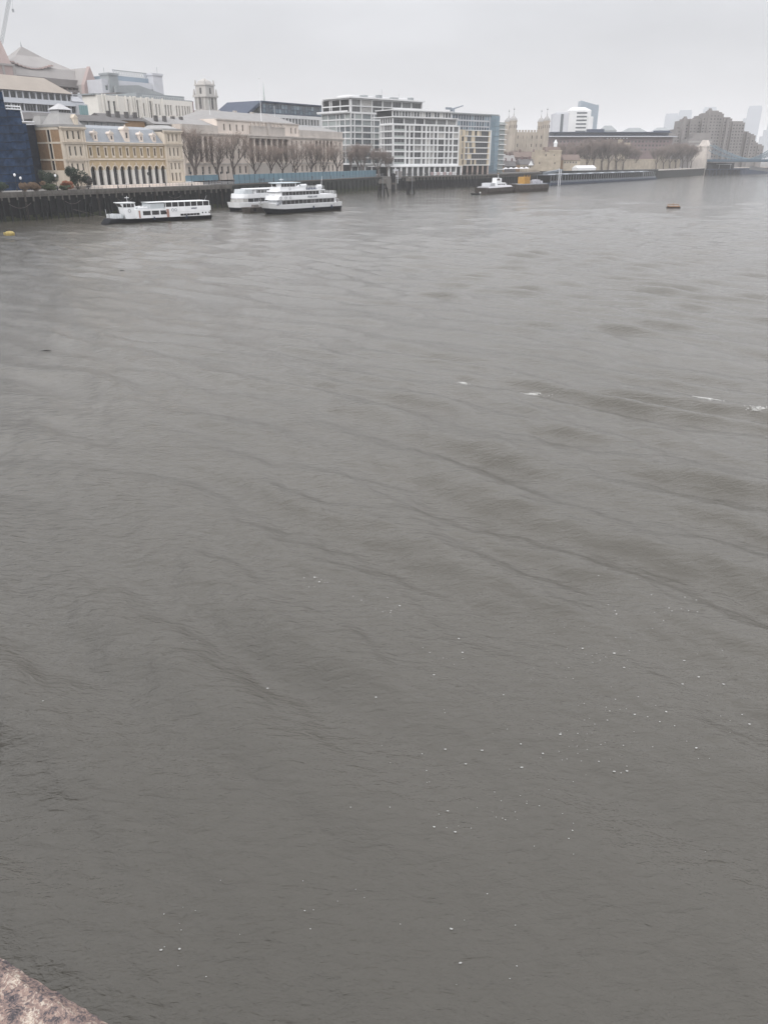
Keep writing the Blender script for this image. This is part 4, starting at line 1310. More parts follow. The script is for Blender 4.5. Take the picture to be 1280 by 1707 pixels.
# ================================================================== CASTLE AND BEYOND
wt = thing('castle_keep', 'square stone castle keep with four domed corner turrets', 'castle', (113.0, 748, 6.2), R(8))
ops = [(4.5 + q * 4.3, 5.6 + q * 4.3, z_, z_ + 2.6) for q in range(6) for z_ in (18.5, 25.0)]
facade(wt, 32, 0, 30.2, ops, stone_old, th=1.0, rec=0.5, fm=stone_old, gm=g_soft)
part('body', MB().box(0.1, 31.9, 1.05, 30, 0, 30.0), stone_old, wt)
bt = MB()
for q in range(6):
    bt.box(3.3 + q * 5, 4.3 + q * 5, -0.6, 0, 0, 29)
part('buttress', bt, stone_old, wt)
mer = MB().box(-0.8, 0.8, 0, 0.8, 30.2, 32.0).mesh('merlon', [stone_old])
for q in range(10):
    link('merlon', mer, wt, (3.6 + q * 2.75, 0, 0))
    if q < 9:
        link('merlon', mer, wt, (0.4, 4.5 + q * 2.7, 0), PI / 2)
for (tx, ty, r_) in ((0.3, 0.8, 3.2), (4.4, 30, 3.6), (30.4, 0.8, 2.9), (33.6, 26, 2.9)):
    zt_ = 38.5
    tu = part('turret', MB().lathe([(r_, 0), (r_, zt_), (r_ + 0.35, zt_), (r_ + 0.35, zt_ + 0.8)], tx, ty, 10), stone_old, wt)
    part('cupola', MB().lathe([(r_ + 0.2, zt_ + 0.81), (r_ * 0.95, zt_ + 2.2), (r_ * 0.55, zt_ + 3.7), (0.5, zt_ + 4.6), (0.25, zt_ + 6.2)], tx, ty, 10), lead, tu)
    part('vane', MB().tube((tx, ty, zt_ + 6.2), (tx, ty, zt_ + 11.5), 0.12, 0.05, 5).box(tx - 0.5, tx + 0.5, ty - 0.04, ty + 0.04, zt_ + 9.3, zt_ + 9.9), dark_metal, tu)
    sl_ = MB()
    for a_ in range(5):
        t_ = -PI / 2 + (a_ - 2) * 0.7
        sl_.box(tx + (r_ + 0.02) * math.cos(t_) - 0.15, tx + (r_ + 0.02) * math.cos(t_) + 0.15, ty + (r_ + 0.02) * math.sin(t_) - 0.15, ty + (r_ + 0.02) * math.sin(t_) + 0.15, 33.5, 36)
    part('slit', sl_, g_dark, tu)


def crenel(name, lab, pts, z0, z1, mat, th=1.4, cat='wall', msp=2.2):
    """crenellated wall following a run of points"""
    ob = thing(name, lab, cat, (pts[0][0], pts[0][1], 6.2), 0)
    for (xa, ya), (xb, yb) in zip(pts, pts[1:]):
        d_ = math.hypot(xb - xa, yb - ya)
        rz_ = math.atan2(yb - ya, xb - xa)
        w_ = part('wall', MB().box(0, d_, 0, th, z0, z1), mat, ob, (xa - pts[0][0], ya - pts[0][1], 0), rz_)
        me_ = MB().box(0, 1.3, 0, 0.6, z1, z1 + 1.3).mesh('merlon', [mat])
        for q in range(int(d_ / msp)):
            link('merlon', me_, ob, (xa - pts[0][0] + math.cos(rz_) * (q * msp + 0.3), ya - pts[0][1] + math.sin(rz_) * (q * msp + 0.3), 0), rz_)
    return ob


crenel('castle_wall', 'pale outer castle wall behind the riverside trees', [(139, 668), (176, 710), (230, 772), (300, 850)], 0, 7.5, stone_warm)
crenel('castle_wall', 'inner castle wall low in front of the keep', [(96, 690), (160, 725), (215, 790)], 0, 12.5, stone_old)
gh = thing('castle_gatehouse', 'warm stone castle gate tower with a tiled roof at the waterside', 'castle', (114.5, 640, 6.2), R(4))
facade(gh, 20.5, 0, 13.8, [(3.8, 4.7, 5.2, 6.6), (15.6, 16.5, 5.2, 6.6), (14.6, 15.6, 10.8, 12.0), (8.2, 9.2, 10.5, 12.2)], stone_warm, th=0.8, rec=0.4, fm=stone_warm, gm=g_dark)
part('body', MB().box(0.1, 20.4, 0.85, 10, 0, 13.7), stone_warm, gh)
part('battlement', MB().box(-0.3, 7.2, -0.3, 0.9, 13.81, 14.9).box(10.5, 20.8, -0.3, 0.9, 13.81, 14.9), stone_warm, gh)
part('roof', MB().prism_x([(0.2, 14.0), (10, 14.0), (8, 17.2), (2.5, 17.2)], 8.2, 19.8), tile_roof, gh)
part('lantern', MB().box(15.5, 17.6, 3.5, 5.6, 17.2, 19.6).frustum(15.2, 17.9, 3.2, 5.9, 19.6, 16.4, 16.7, 4.4, 4.7, 22.3), white_paint, gh)
# half timbered and tiled houses before the keep
hs = [('dark tiled house left of the castle gate with a white gable', 101, 622, 11, 8, 5.0, 3.8, dark_roof), ('long grey roofed house below the castle keep', 86, 640, 15, 9, 7.0, 4.5, slate_pale),
      ('brown tiled house row in front of the keep', 104, 668, 22, 9, 10.0, 4.0, tile_roof), ('small brick house right of the castle gate', 140, 655, 14, 8, 8.0, 4.0, tile_roof), ('dark roofed boathouse beside the glass tower', 88, 612, 9, 8, 4.0, 3.6, dark_roof)]
for q, (lab, X_, Y_, w_, d_, h_, rh, mt) in enumerate(hs):
    ob = thing('house', lab, 'house', (X_, Y_, 6.2), R(14))
    facade(ob, w_, 0, h_, [(0.8 + i_ * 2.4, 1.9 + i_ * 2.4, h_ - 2.4, h_ - 0.9) for i_ in range(int((w_ - 1) / 2.4))], (stone_warm, brown_brick, red_brown, stone_warm, dark_roof)[q], th=0.4, rec=0.2, fm=white_paint)
    part('body', MB().box(0.05, w_ - 0.05, 0.45, d_, 0, h_ - 0.02), brown_brick, ob)
    rf = part('roof', MB().prism_x([(-0.6, h_), (d_ + 0.6, h_), (d_ / 2, h_ + rh)], -0.4, w_ + 0.4), mt, ob)
    for xx in (w_ * 0.25, w_ * 0.8):
        part('chimney', MB().box(xx - 0.5, xx + 0.5, d_ / 2 - 0.5, d_ / 2 + 0.5, h_ + rh * 0.6, h_ + rh + 1.8), red_brown, rf)
    if q == 0:
        part('gable', MB().prism_y([(6.2, h_ - 0.5), (10.2, h_ - 0.5), (8.2, h_ + 2.6)], -0.9, -0.62), white_paint, ob)
# market parasols on the wharf
for q in range(8):
    px_, py_ = 72 + q * 4.7, 574 + q * 6.1
    ob = thing('parasol', '%s white parasol in the row on the wharf before the castle' % ORD[q], 'parasol', (px_, py_, 6.3), 0, 'white parasols on the wharf')
    part('canopy', MB().lathe([(2.0, 2.3), (1.9, 2.5), (0.9, 3.0), (0.1, 3.35)], 0, 0, 8), canvas, ob)
    part('pole', MB().tube((0, 0, 0), (0, 0, 2.6), 0.05, None, 6), dark_metal, ob)
# castle round towers at right behind trees
for lab, X_, Y_, r_, h_ in (('pale stone riverside castle tower among the bare trees', 231, 820, 7.2, 21.5), ('small pale corner tower of the castle wall by the bridge', 276, 838, 4.5, 13.0)):
    ob = thing('castle_tower', lab, 'castle', (X_, Y_, 6.2), R(20))
    part('body', MB().lathe([(r_ + 0.4, 0), (r_, 2), (r_, h_ - 1.2), (r_ + 0.3, h_ - 1.1), (r_ + 0.3, h_)], 0, 0, 8), stone_warm, ob)
    me_ = MB().box(-0.8, 0.8, -0.4, 0.4, h_, h_ + 1.5).mesh('merlon', [stone_warm])
    for a_ in range(8):
        t_ = (a_ + 0.5) * PI / 4
        link('merlon', me_, ob, (r_ * 0.93 * math.cos(t_), r_ * 0.93 * math.sin(t_), 0), t_ + PI / 2)
    if r_ > 6:
        part('stair_turret', MB().lathe([(2.2, 0), (2.2, h_ + 3.2), (2.4, h_ + 3.2), (2.4, h_ + 4.2)], -4.5, -2, 8), stone_warm, ob)
    sl_ = MB()
    for a_ in range(3):
        t_ = -PI / 2 + (a_ - 1) * 0.75
        for z_ in (h_ * 0.35, h_ * 0.68):
            sl_.box(r_ * 0.97 * math.cos(t_) - 0.3, r_ * 0.97 * math.cos(t_) + 0.3, r_ * 0.97 * math.sin(t_) - 0.3, r_ * 0.97 * math.sin(t_) + 0.3, z_, z_ + 1.8)
    part('slit', sl_, g_dark, ob)

# long brown office with oversailing flat roof
bo = thing('office_block', 'long dark brick office with flat oversailing roof behind the trees', 'building', (187, 950, 6.2), 0)
facade(bo, 136, 0, 31, [(2 + q * 4.0, 4.2 + q * 4.0, z_, z_ + 2.0) for q in range(33) for z_ in (17.5, 21.5, 25.5)], red_brown, th=0.6, rec=0.4, fm=red_brown, gm=g_dark)
part('body', MB().box(0.1, 135.9, 0.65, 40, 0, 30.9), red_brown, bo)
part('roof', MB().box(-4, 139, -5, 42, 31, 32.2).box(4, 132, 4, 36, 32.2, 35.5).box(0, 134, 0, 38, 35.5, 36.3).box(42, 60, 6, 16, 36.3, 39.2).box(118, 134, 6, 16, 36.3, 37.8), navy_steel, bo)
part('eaves_edge', MB().box(-4.2, 139.2, -5.3, -5.02, 31.2, 32.0), light_clad, bo)
for q in range(7):
    part('pale_panel', MB().box(62 + q * 3.6, 64 + q * 3.6, -0.3, 0, 29.2, 30.2), canvas, bo)

# ziggurat brown hotel
zh = thing('hotel', 'brown concrete ziggurat hotel stepping up behind the bridge', 'building', (338, 1000, 6.2), 0)
prof = [(0, 34), (8, 41), (13, 50), (20, 50), (28, 51.5), (35, 55.5), (42.5, 58.5), (54, 57), (60, 51.8), (70, 47.5), (84, 38.5), (90, 36.8), (94, 34), (100, 26.5), (106, 23.2), (113, 23.2)]
for i_ in range(len(prof) - 1):
    xa, xb, h_ = prof[i_][0], prof[i_ + 1][0], prof[i_][1]
    y0_ = 3.0 * ((i_ * 2) % 3) + (0 if i_ % 2 else 1.5)
    nW = max(1, int((xb - xa) / 3.4))
    ops = []
    for j_ in range(int(h_ / 3.3)):
        for q in range(nW):
            xx = xa + (q + 0.5) * (xb - xa) / nW
            if h_ - j_ * 3.3 > 4.5 and j_ > 1:
                ops.append((xx - 0.95, xx + 0.95, j_ * 3.3 + 0.9, j_ * 3.3 + 2.5))
    facade(zh, xb, 0, h_, ops, brown_clad, org=(0, y0_), x0=xa, th=0.7, rec=0.45, fm=brown_clad, gm=g_dark)
    part('wing', MB().box(xa + 0.02, xb - 0.02, y0_ + 0.75, 34, 0, h_ - 0.05).box(xa + 0.6, xb - 0.8, y0_ + 4, 20, h_ - 0.04, h_ + 1.6), brown_clad, zh)
for xa, xb, zt_, yy in ((12.5, 16, 52.5, 1.0), (40.5, 44, 61.0, 2.0), (63, 66, 50.5, 1)):
    part('stair_tower', MB().box(xa, xb, yy, 8, 0, zt_).box(xa + 0.5, xb - 0.5, yy + 1, 6, zt_, zt_ + 1.4), brown_clad, zh)
part('forward_wing', MB().box(13, 40, -22, -1, 0, 30).box(20, 40, -16, -1, 30, 36).box(14, 30, -26, -22.02, 0, 22), brown_clad, zh)
wb = MB()
for j_ in range(6):
    wb.box(12.9, 40.1, -22.4, -22.02, 8 + j_ * 3.6, 9.6 + j_ * 3.6)
part('balcony_band', wb, pale_roof, zh)

# towers at the left of the long office
tw = thing('office_block', 'white stepped office block behind the castle turrets', 'building', (217, 1100, 6.2), R(-4))
part('body', MB().box(0, 20, 0, 25, 0, 61.5).box(4, 18, 2, 22, 61.5, 63), light_clad, tw)
part('body', MB().box(19.5, 47, -2, 25, 0, 65).frustum(19.5, 47, -2, 25, 65, 24, 40, 6, 20, 69), white_conc, tw)
wd = MB().box(9.5, 13, -0.3, 0, 20, 61)
for j_ in range(7):
    wd.box(29, 42, -2.3, -2.0, 36 + j_ * 4.2, 37.8 + j_ * 4.2)
part('window_band', wd, g_teal, tw)
part('side_fin', MB().box(44, 50, -4, 20, 0, 58), white_conc, tw)
bg = thing('glass_tower', 'slim blue glass tower with a sloping top beyond the castle', 'tower', (285, 1250, 6.2), R(-3))
part('body', MB().prism_y([(0, 0), (26, 0), (26, 79), (0, 85.5)], 0, 24), tower_blue, bg)
fl_ = MB()
for j_ in range(22):
    fl_.box(0.4, 25.6, -0.4, 0, 6 + j_ * 3.5, 6.6 + j_ * 3.5)
part('floor_band', fl_, tower_steel, bg)
# rooftops on the horizon right of the towers
for lab, X_, Y_, w_, h_ in (('faint low rooftop left on the skyline past the blue tower', 330, 1300, 24, 55), ('faint domed rooftop in the middle of the skyline past the blue tower', 362, 1300, 40, 52), ('faint flat rooftop right on the skyline past the blue tower', 425, 1350, 30, 54)):
    ob = thing('distant_building', lab, 'building', (X_, Y_, 6.2), R(-5))
    part('body', MB().box(0, w_, 0, 20, 0, h_ - 6), mid_clad, ob)
    part('roof', MB().frustum(0.5, w_ - 0.5, 0.5, 19.5, h_ - 6, w_ * 0.3, w_ * 0.7, 6, 14, h_), mid_clad, ob)

# far towers in the mist
ft = [('wide misty far tower left of the brown hotel', 1341, 4000, 58, 200, 0), ('second misty far tower just left of the brown hotel', 1402, 4000, 58, 214, 0), ('misty far tower peeping over the top of the brown hotel', 1514, 4000, 58, 226, 0),
      ('low misty far tower right of the brown hotel', 1640, 4000, 62, 160, 0), ('tallest misty far tower with stepped flank', 1722, 4000, 58, 232, 1), ('misty far tower cut by the right edge of the picture', 1830, 4000, 60, 170, 1)]
for lab, X_, Y_, w_, h_, stp in ft:
    ob = thing('distant_tower', lab, 'tower', (X_, Y_, 6.2), R(-20))
    part('shaft', MB().box(-w_ / 2, w_ / 2, -w_ / 2, w_ / 2, 0, h_ - 8).box(-w_ / 2 + 3, w_ / 2 - 3, -w_ / 2 + 3, w_ / 2 - 3, h_ - 8, h_), tower_steel, ob)
    if stp:
        part('flank', MB().box(-w_ / 2 - 26, -w_ / 2 - 0.5, -w_ / 2, w_ / 2, 0, h_ * 0.62).box(-w_ / 2 - 14, -w_ / 2 - 0.5, -w_ / 2 + 4, w_ / 2 - 4, h_ * 0.62, h_ * 0.78), tower_steel, ob)

# ================================================================== SUSPENSION BRIDGE SPAN
bdv = Vector((0.80, -0.60, 0))
sb2 = thing('suspension_bridge', 'pale blue suspension bridge side span at the right edge', 'bridge', (338, 880, 0), math.atan2(-0.6, 0.8))
part('abutment', MB().box(-16, 0, -2, 18, 0, 15.5).box(-14, -1, 0, 16, 15.5, 20), portland_grey, sb2)
part('abutment_tower', MB().box(-12, -2, 1, 7, 13, 26.5).box(-12.6, -1.4, 0.4, 7.6, 26.5, 27.6).frustum(-11, -3, 1.6, 6.4, 27.6, -8.4, -5.6, 3.4, 4.6, 33), portland_grey, sb2)
part('abutment_tower', MB().box(-12, -2, 12, 18, 13, 26.5).box(-12.6, -1.4, 11.4, 18.6, 26.5, 27.6).frustum(-11, -3, 12.6, 17.4, 27.6, -8.4, -5.6, 14.4, 15.6, 33), portland_grey, sb2)
part('deck', MB().box(0.05, 84, 1.5, 17, 12.2, 13.6), navy_steel, sb2)
part('parapet', MB().box(0.05, 84, 1.1, 1.45, 12.6, 14.7).box(0.05, 84, 17.05, 17.4, 12.6, 14.7), blue_steel, sb2)
for yy in (1.9, 16.6):
    up, lo = [], []
    for q in range(25):
        t_ = q / 24
        x_ = 84 * t_
        if t_ < 0.48:
            s_ = 1 - t_ / 0.48
            zu, zl_ = 14.9 + 13.5 * s_ ** 1.5, 14.4 + 8.6 * s_ ** 2.2
        else:
            s_ = (t_ - 0.48) / 0.52
            zu, zl_ = 14.9 + 31 * s_ ** 1.5, 14.4 + 25 * s_ ** 2.0
        up.append((x_, yy, zu))
        lo.append((x_, yy, zl_))
    cb, ce = MB(), MB()
    for q in range(24):
        cb.tube(up[q], up[q + 1], 0.42, None, 6).tube(lo[q], lo[q + 1], 0.34, None, 6)
        ce.tube(up[q], lo[q + 1], 0.17, None, 4).tube(lo[q], up[q + 1], 0.17, None, 4)
    part('chain', cb, M('pale bridge paint', (0.12, 0.175, 0.215), 0.5), sb2)
    part('lattice', ce, blue_steel, sb2)
    hm = MB()
    for q in range(1, 24):
        hm.tube((up[q][0], yy, 13.6), lo[q], 0.12, None, 4)
    part('hanger', hm, blue_steel, sb2)
part('main_tower', MB().box(84, 104, -1, 19, -1, 46).frustum(85, 103, 0, 18, 46, 92, 96, 7, 11, 66), portland_grey, sb2)
part('pier', MB().box(80, 108, -12, 30, -1, 9), portland_grey, sb2)
# dark jetty filling in for the shade, gangway and pontoon under the span
jt = thing('jetty', 'dark steel jetty standing in for the shade under the bridge span', 'jetty', (341, 876, 0), R(24))
part('deck', MB().box(0, 52, 0, 16, 4.6, 5.4), navy_steel, jt)
pm = MB().tube((0, 0, -1), (0, 0, 4.6), 0.35, None, 8).mesh('pile', [navy_steel])
for q in range(11):
    link('pile', pm, jt, (1 + q * 5, 0.6, 0))
    link('pile', pm, jt, (1 + q * 5, 8, 0))
br_ = MB()
for q in range(10):
    br_.tube((1 + q * 5, 0.6, 0.6), (6 + q * 5, 0.6, 4.4), 0.14, None, 4)
part('brace', br_, navy_steel, jt)
part('shade_mass', MB().box(-1, 46, 2.2, 15, -0.8, 4.58).box(-2, 40, 6, 15, 5.42, 11.4), hull_black, jt)  # added black mass standing in for the shaded underside and approach wall
part('canopy', MB().box(14, 32, 2, 8, 9.6, 10.0).box(15, 15.3, 2.2, 2.5, 5.4, 9.6).box(31, 31.3, 2.2, 2.5, 5.4, 9.6), light_clad, jt)
gw_ = thing('gangway', 'white sloping gangway going down under the bridge span', 'gangway', (379, 866, 0), R(-6))
part('deck', MB().prism_y([(0, 5.2), (34, 1.2), (34, 1.9), (0, 6.0)], 0, 2.6), light_clad, gw_)
part('side_panel', MB().prism_y([(0, 6.0), (34, 1.9), (34, 4.1), (0, 8.4)], -0.12, -0.02).prism_y([(0, 6.0), (34, 1.9), (34, 4.1), (0, 8.4)], 2.62, 2.72), light_clad, gw_)
part('pontoon', MB().box(29, 62, -6, 10, -0.5, 1.15), navy_steel, gw_)
part('pontoon_shelter', MB().box(37, 58, -2, 6, 1.16, 1.3).box(37, 58, -2, 6, 6.4, 6.9).box(37, 37.4, -2, 6, 1.3, 6.4).box(46, 46.4, -2, 6, 1.3, 6.4).box(57.6, 58, -2, 6, 1.3, 6.4), light_clad, gw_)

# ================================================================== TREES


def make_tree(seed, h, spread=0.55, trunk=0.22, ntw=4, fork=3, twr=0.011):
    """bare winter plane tree: trunk with rising limbs, and a crown of fine twigs"""
    q = random.Random(seed)
    br, tw_ = MB(), MB()

    def grow(p, d, ln, r, lvl):
        segs = 3 if lvl < 3 else 2
        cur, dd, rad = p, d, r
        kids = []
        for s_ in range(segs):
            dd = (dd + Vector((q.uniform(-.22, .22), q.uniform(-.22, .22), q.uniform(0.0, .22)))).normalized()
            nx = cur + dd * (ln / segs)
            nr = rad * (0.82 if lvl < 4 else 0.7)
            br.tube(cur, nx, rad, nr, 5 if lvl < 2 else (4 if lvl < 3 else 3), 0, False)
            cur, rad = nx, nr
            kids.append((cur, dd, rad, (s_ + 1) / segs))
        if lvl >= 4:
            for (c_, d_, r_, t_) in kids:
                for _ in range(ntw):
                    e_ = (d_ + Vector((q.uniform(-1, 1), q.uniform(-1, 1), q.uniform(-.5, .9)))).normalized()
                    l_ = h * q.uniform(0.035, 0.085)
                    m_ = c_ + e_ * l_ * 0.55
                    f_ = m_ + (e_ + Vector((q.uniform(-.5, .5), q.uniform(-.5, .5), q.uniform(-.3, .5)))).normalized() * l_ * 0.5
                    tw_.tube(c_, m_, twr, twr * 0.8, 3, 0, False)
                    tw_.tube(m_, f_, twr * 0.8, twr * 0.5, 3, 0, False)
            return
        for (c_, d_, r_, t_) in kids:
            n_ = fork if t_ == 1 else (1 if lvl > 0 else 1)
            for _ in range(n_):
                a_ = q.uniform(0, 2 * PI)
                o_ = Vector((math.cos(a_), math.sin(a_), 0))
                e_ = (d_ * 1.0 + o_ * q.uniform(0.35, 0.85) * (1.0 if lvl else spread * 1.6) + Vector((0, 0, 0.25))).normalized()
                grow(c_, e_, ln * q.uniform(0.6, 0.82), r_ * q.uniform(0.6, 0.78), lvl + 1)

    base = Vector((0, 0, 0))
    top = Vector((q.uniform(-.3, .3), q.uniform(-.3, .3), h * trunk))
    r0 = h * 0.024
    br.tube(base, top * 0.12, r0 * 1.5, r0 * 1.1, 8, 0, False)
    br.tube(top * 0.12, top, r0 * 1.1, r0 * 0.9, 8, 0, False)
    n_ = q.choice((3, 4))
    a0 = q.uniform(0, 6)
    for i_ in range(n_):
        a_ = a0 + i_ * 2 * PI / n_ + q.uniform(-.3, .3)
        e_ = Vector((math.cos(a_) * spread, math.sin(a_) * spread, 1.0)).normalized()
        grow(top, e_, h * 0.27, r0 * 0.62, 1)
    top_z = max(max(p_[2] for p_ in br.v), max(p_[2] for p_ in tw_.v))
    k_ = h / top_z
    for b_ in (br, tw_):
        b_.v = [(p_[0] * k_ * 0.92, p_[1] * k_ * 0.92, p_[2] * k_) for p_ in b_.v]
    return br, tw_


PROTO = []
for sd_, h_, spd in ((3, 17.5, 0.62), (8, 16, 0.55), (15, 15, 0.5), (22, 17, 0.7), (61, 16, 0.42), (74, 17, 0.8), (83, 15, 0.6)):
    br, tw_ = make_tree(sd_, h_, spd)
    PROTO.append((h_, br.mesh('trunk', [bark]), tw_.mesh('crown', [twig]), None))
PROTO_FAR = []
for sd_, h_, spd in ((31, 17, 0.75), (44, 16, 0.65), (52, 15, 0.6), (97, 17, 0.9), (101, 16, 0.5)):
    br, tw_ = make_tree(sd_, h_, spd, ntw=5, twr=0.024)
    PROTO_FAR.append((h_, br.mesh('trunk', [bark]), tw_.mesh('crown', [twig_far]), None))


def tree(lab, x_, y_, z_, h_, i_, group, far=False, wide=1.0):
    P_ = PROTO_FAR if far else PROTO
    ph_, m1, m2, _ = P_[i_ % len(P_)]
    ob = thing('plane_tree', lab, 'tree', (x_, y_, z_), (i_ * 2.399) % 6.28, group)
    s_ = h_ / ph_
    ob.scale = (s_ * wide, s_ * wide, s_)
    link('trunk', m1, ob)
    link('crown', m2, ob)
    return ob


for i_, (k_, ht) in enumerate(((-132.0, 21.5), (-117.9, 18.2), (-106.8, 20.5), (-93.0, 17.0), (-80.4, 15.5), (-71.3, 17.6), (-59.8, 17.2), (-46.5, 17.8), (-34.2, 16.4), (-21.1, 17.4))):
    x_, y_, _ = C.pt(k_, -9)
    tree('bare plane tree before the long stone building, %s from the left' % ORD[i_], x_, y_, ZG, ht, i_, 'bare trees in front of the stone building', False, 1.35 + 0.12 * math.sin(i_ * 2.3))
for i_, (px_, py_, ht, wd_) in enumerate(((-18, 452, 14, 1.0), (-11, 459, 17, 1.1), (-3, 463, 15.5, 1.1), (-14, 470, 18, 1.1), (2, 460, 12, 0.9))):
    tree('bare reddish tree beside the white flats, %s of the clump from the left' % ORD[i_], px_, py_, ZG, ht, i_ + 1, 'bare trees beside the white flats', True, wd_)
castle_trees = sorted([(152, 690, 15), (160, 700, 17), (170, 702, 19), (178, 712, 20), (188, 722, 21), (196, 731, 21), (206, 742, 20), (214, 750, 19), (222, 764, 18), (232, 775, 16), (150, 715, 18), (166, 724, 20), (184, 745, 22), (202, 764, 22)], key=lambda t_: t_[0] / t_[1])
for i_, (px_, py_, ht) in enumerate(castle_trees):
    tree('bare brown tree in the grove by the castle wall, %s from the left' % ORD[i_], px_, py_, ZG, ht * 1.22, i_, 'bare trees by the castle', True, 1.2)
bt_ = sorted([(262, 806, 17), (272, 815, 19), (282, 826, 20), (292, 838, 21), (302, 848, 22), (311, 858, 21), (318, 868, 19), (296, 856, 22), (306, 872, 21), (284, 845, 20)], key=lambda t_: t_[0] / t_[1])
for i_, (px_, py_, ht) in enumerate(bt_):
    tree('bare brown tree %s in the row left of the bridge abutment' % ORD[i_], px_, py_, ZG, ht * 1.15, i_ + 2, 'bare trees by the bridge', True, 1.2)
kt = [(96, 676, 15), (104, 690, 16), (112, 700, 17), (122, 706, 15), (130, 712, 16)]
for i_, (px_, py_, ht) in enumerate(kt):
    tree('bare dark tree %s below the castle keep' % ORD[i_], px_, py_, ZG, ht, i_ + 1, 'bare trees below the keep', True, 1.1)

# ---- garden shrubs on the near wharf


def bush(lab, k_, off, w_, d_, h_, mat, seed, name='shrub', nleaf=2600, ls=0.22):
    q = random.Random(seed)
    x_, y_, _ = A.pt(k_, off)
    ob = thing(name, lab, 'shrub', (x_, y_, 6.8), A.rz, 'shrubs on the near wharf')
    lumps = [(q.uniform(-.55, .55) * w_, q.uniform(-.5, .5) * d_, q.uniform(0.35, 0.8) * h_, q.uniform(0.28, 0.5)) for _ in range(9)] + [(0, 0, 0.35 * h_, 0.62)]
    vs, fs = [], []
    for _ in range(nleaf):
        lx, ly, lz, lr = q.choice(lumps)
        u = Vector((q.gauss(0, 1), q.gauss(0, 1), q.gauss(0, 1))).normalized() * lr * q.uniform(0.55, 1.0)
        c_ = Vector((lx + u.x * w_ * 0.8, ly + u.y * d_ * 0.8, max(0.05, lz + u.z * h_ * 0.55)))
        t1 = Vector((q.uniform(-1, 1), q.uniform(-1, 1), q.uniform(-1, 1))).normalized()
        t2 = t1.orthogonal().normalized()
        s_ = ls * q.uniform(0.6, 1.3)
        o = len(vs)
        vs += [tuple(c_ - t1 * s_), tuple(c_ + t2 * s_ * 0.5), tuple(c_ + t1 * s_), tuple(c_ - t2 * s_ * 0.5)]
        fs.append((o, o + 1, o + 2, o + 3))
    part('leaves', MB().raw(vs, fs), mat, ob)
    st_ = MB()
    for lx, ly, lz, lr in lumps:
        st_.tube((lx * 0.15, ly * 0.15, 0), (lx, ly, lz), 0.07, 0.03, 4)
    part('stem', st_, bark, ob)
    return ob


bush('tall dark evergreen shrub in front of the market hall pavilion', 32.0, 9, 4.3, 3.2, 6.6, leaf_dark, 1, nleaf=4200)
bush('smaller grey green shrub right of the tall evergreen', 35.2, 8.6, 2.6, 2.4, 4.4, M('grey twiggy leaves', (0.085, 0.08, 0.075), 0.8, 0.3, 1.3), 2)
bush('rusty red shrub beside the market hall plinth', 27.0, 7.5, 3.0, 2.2, 2.6, leaf_red, 3)
bush('dark green conical shrub before the market hall flank', 22.6, 9.5, 3.6, 3.0, 5.4, leaf_dark, 4, nleaf=3200)
bush('pale green low shrub near the wharf edge', 20.0, 5.5, 3.0, 2.4, 1.9, leaf_mid, 5)
bush('round tan shrub on the near wharf garden', 11.6, 4.5, 1.6, 1.4, 2.6, leaf_brown, 6, nleaf=1500)
bush('wide brown shrub on the near wharf garden', 15.6, 5.5, 3.2, 2.4, 2.9, leaf_brown, 7)
bush('dark shrub left of the tan shrub under the netting', 6.6, 8.0, 4.2, 3.0, 3.4, leaf_dark, 8)
bush('green shrub at the left edge under the netting', 0.5, 6.0, 3.6, 2.6, 2.8, leaf_mid, 9)
bush('low green shrub under the lamp by the wharf edge', 24.2, 5.0, 2.2, 1.8, 1.5, leaf_mid, 10, nleaf=1400)

# ---- lamp posts
lp_pole = MB().lathe([(0.22, 0), (0.2, 0.5), (0.08, 0.7), (0.06, 3.4), (0.09, 3.5)], 0, 0, 8).mesh('post', [dark_metal])
lp_globe = MB().lathe([(0.08, 3.5), (0.26, 3.65), (0.32, 3.9), (0.26, 4.15), (0.05, 4.28)], 0, 0, 10).mesh('globe', [globe_mat])
lp_lant = MB().frustum(-0.14, 0.14, -0.14, 0.14, 3.5, -0.26, 0.26, -0.26, 0.26, 4.1).frustum(-0.3, 0.3, -0.3, 0.3, 4.1, -0.05, 0.05, -0.05, 0.05, 4.5).mesh('lantern', [dark_metal])
for lab, ln_, k_, off, z_, gl_ in (('globe lamp before the blue netting, upper left one', A, 9.8, 5.2, 7.2, 1), ('globe lamp before the blue netting, lower right one', A, 11.0, 4.6, 6.4, 1), ('globe lamp beside the market hall flank wall', A, 23.2, 6.6, 6.8, 1),
                                   ('dark lamp post before the fourth arch of the market hall', A, 43.6, 5.5, 6.8, 0), ('dark lamp post before the ninth arch of the market hall', A, 55.8, 5.5, 6.8, 0), ('dark lamp post at the right corner of the market hall', A, 72.5, 4.0, 6.8, 0),
                                   ('tall dark lamp post left of the promenade figures', B, -13.0, 6, 6.2, 0), ('dark lamp post left of the teal hoarding end', B, -2.5, 5, 6.2, 0), ('dark lamp post at the teal hoarding end', B, 1.8, 5, 6.2, 0)):
    x_, y_, _ = ln_.pt(k_, off)
    ob = thing('lamp_post', lab, 'lamp', (x_, y_, z_), 0, 'lamp posts on the promenade')
    link('post', lp_pole, ob)
    link('globe' if gl_ else 'lantern', lp_globe if gl_ else lp_lant, ob)

# ---- people on the promenade


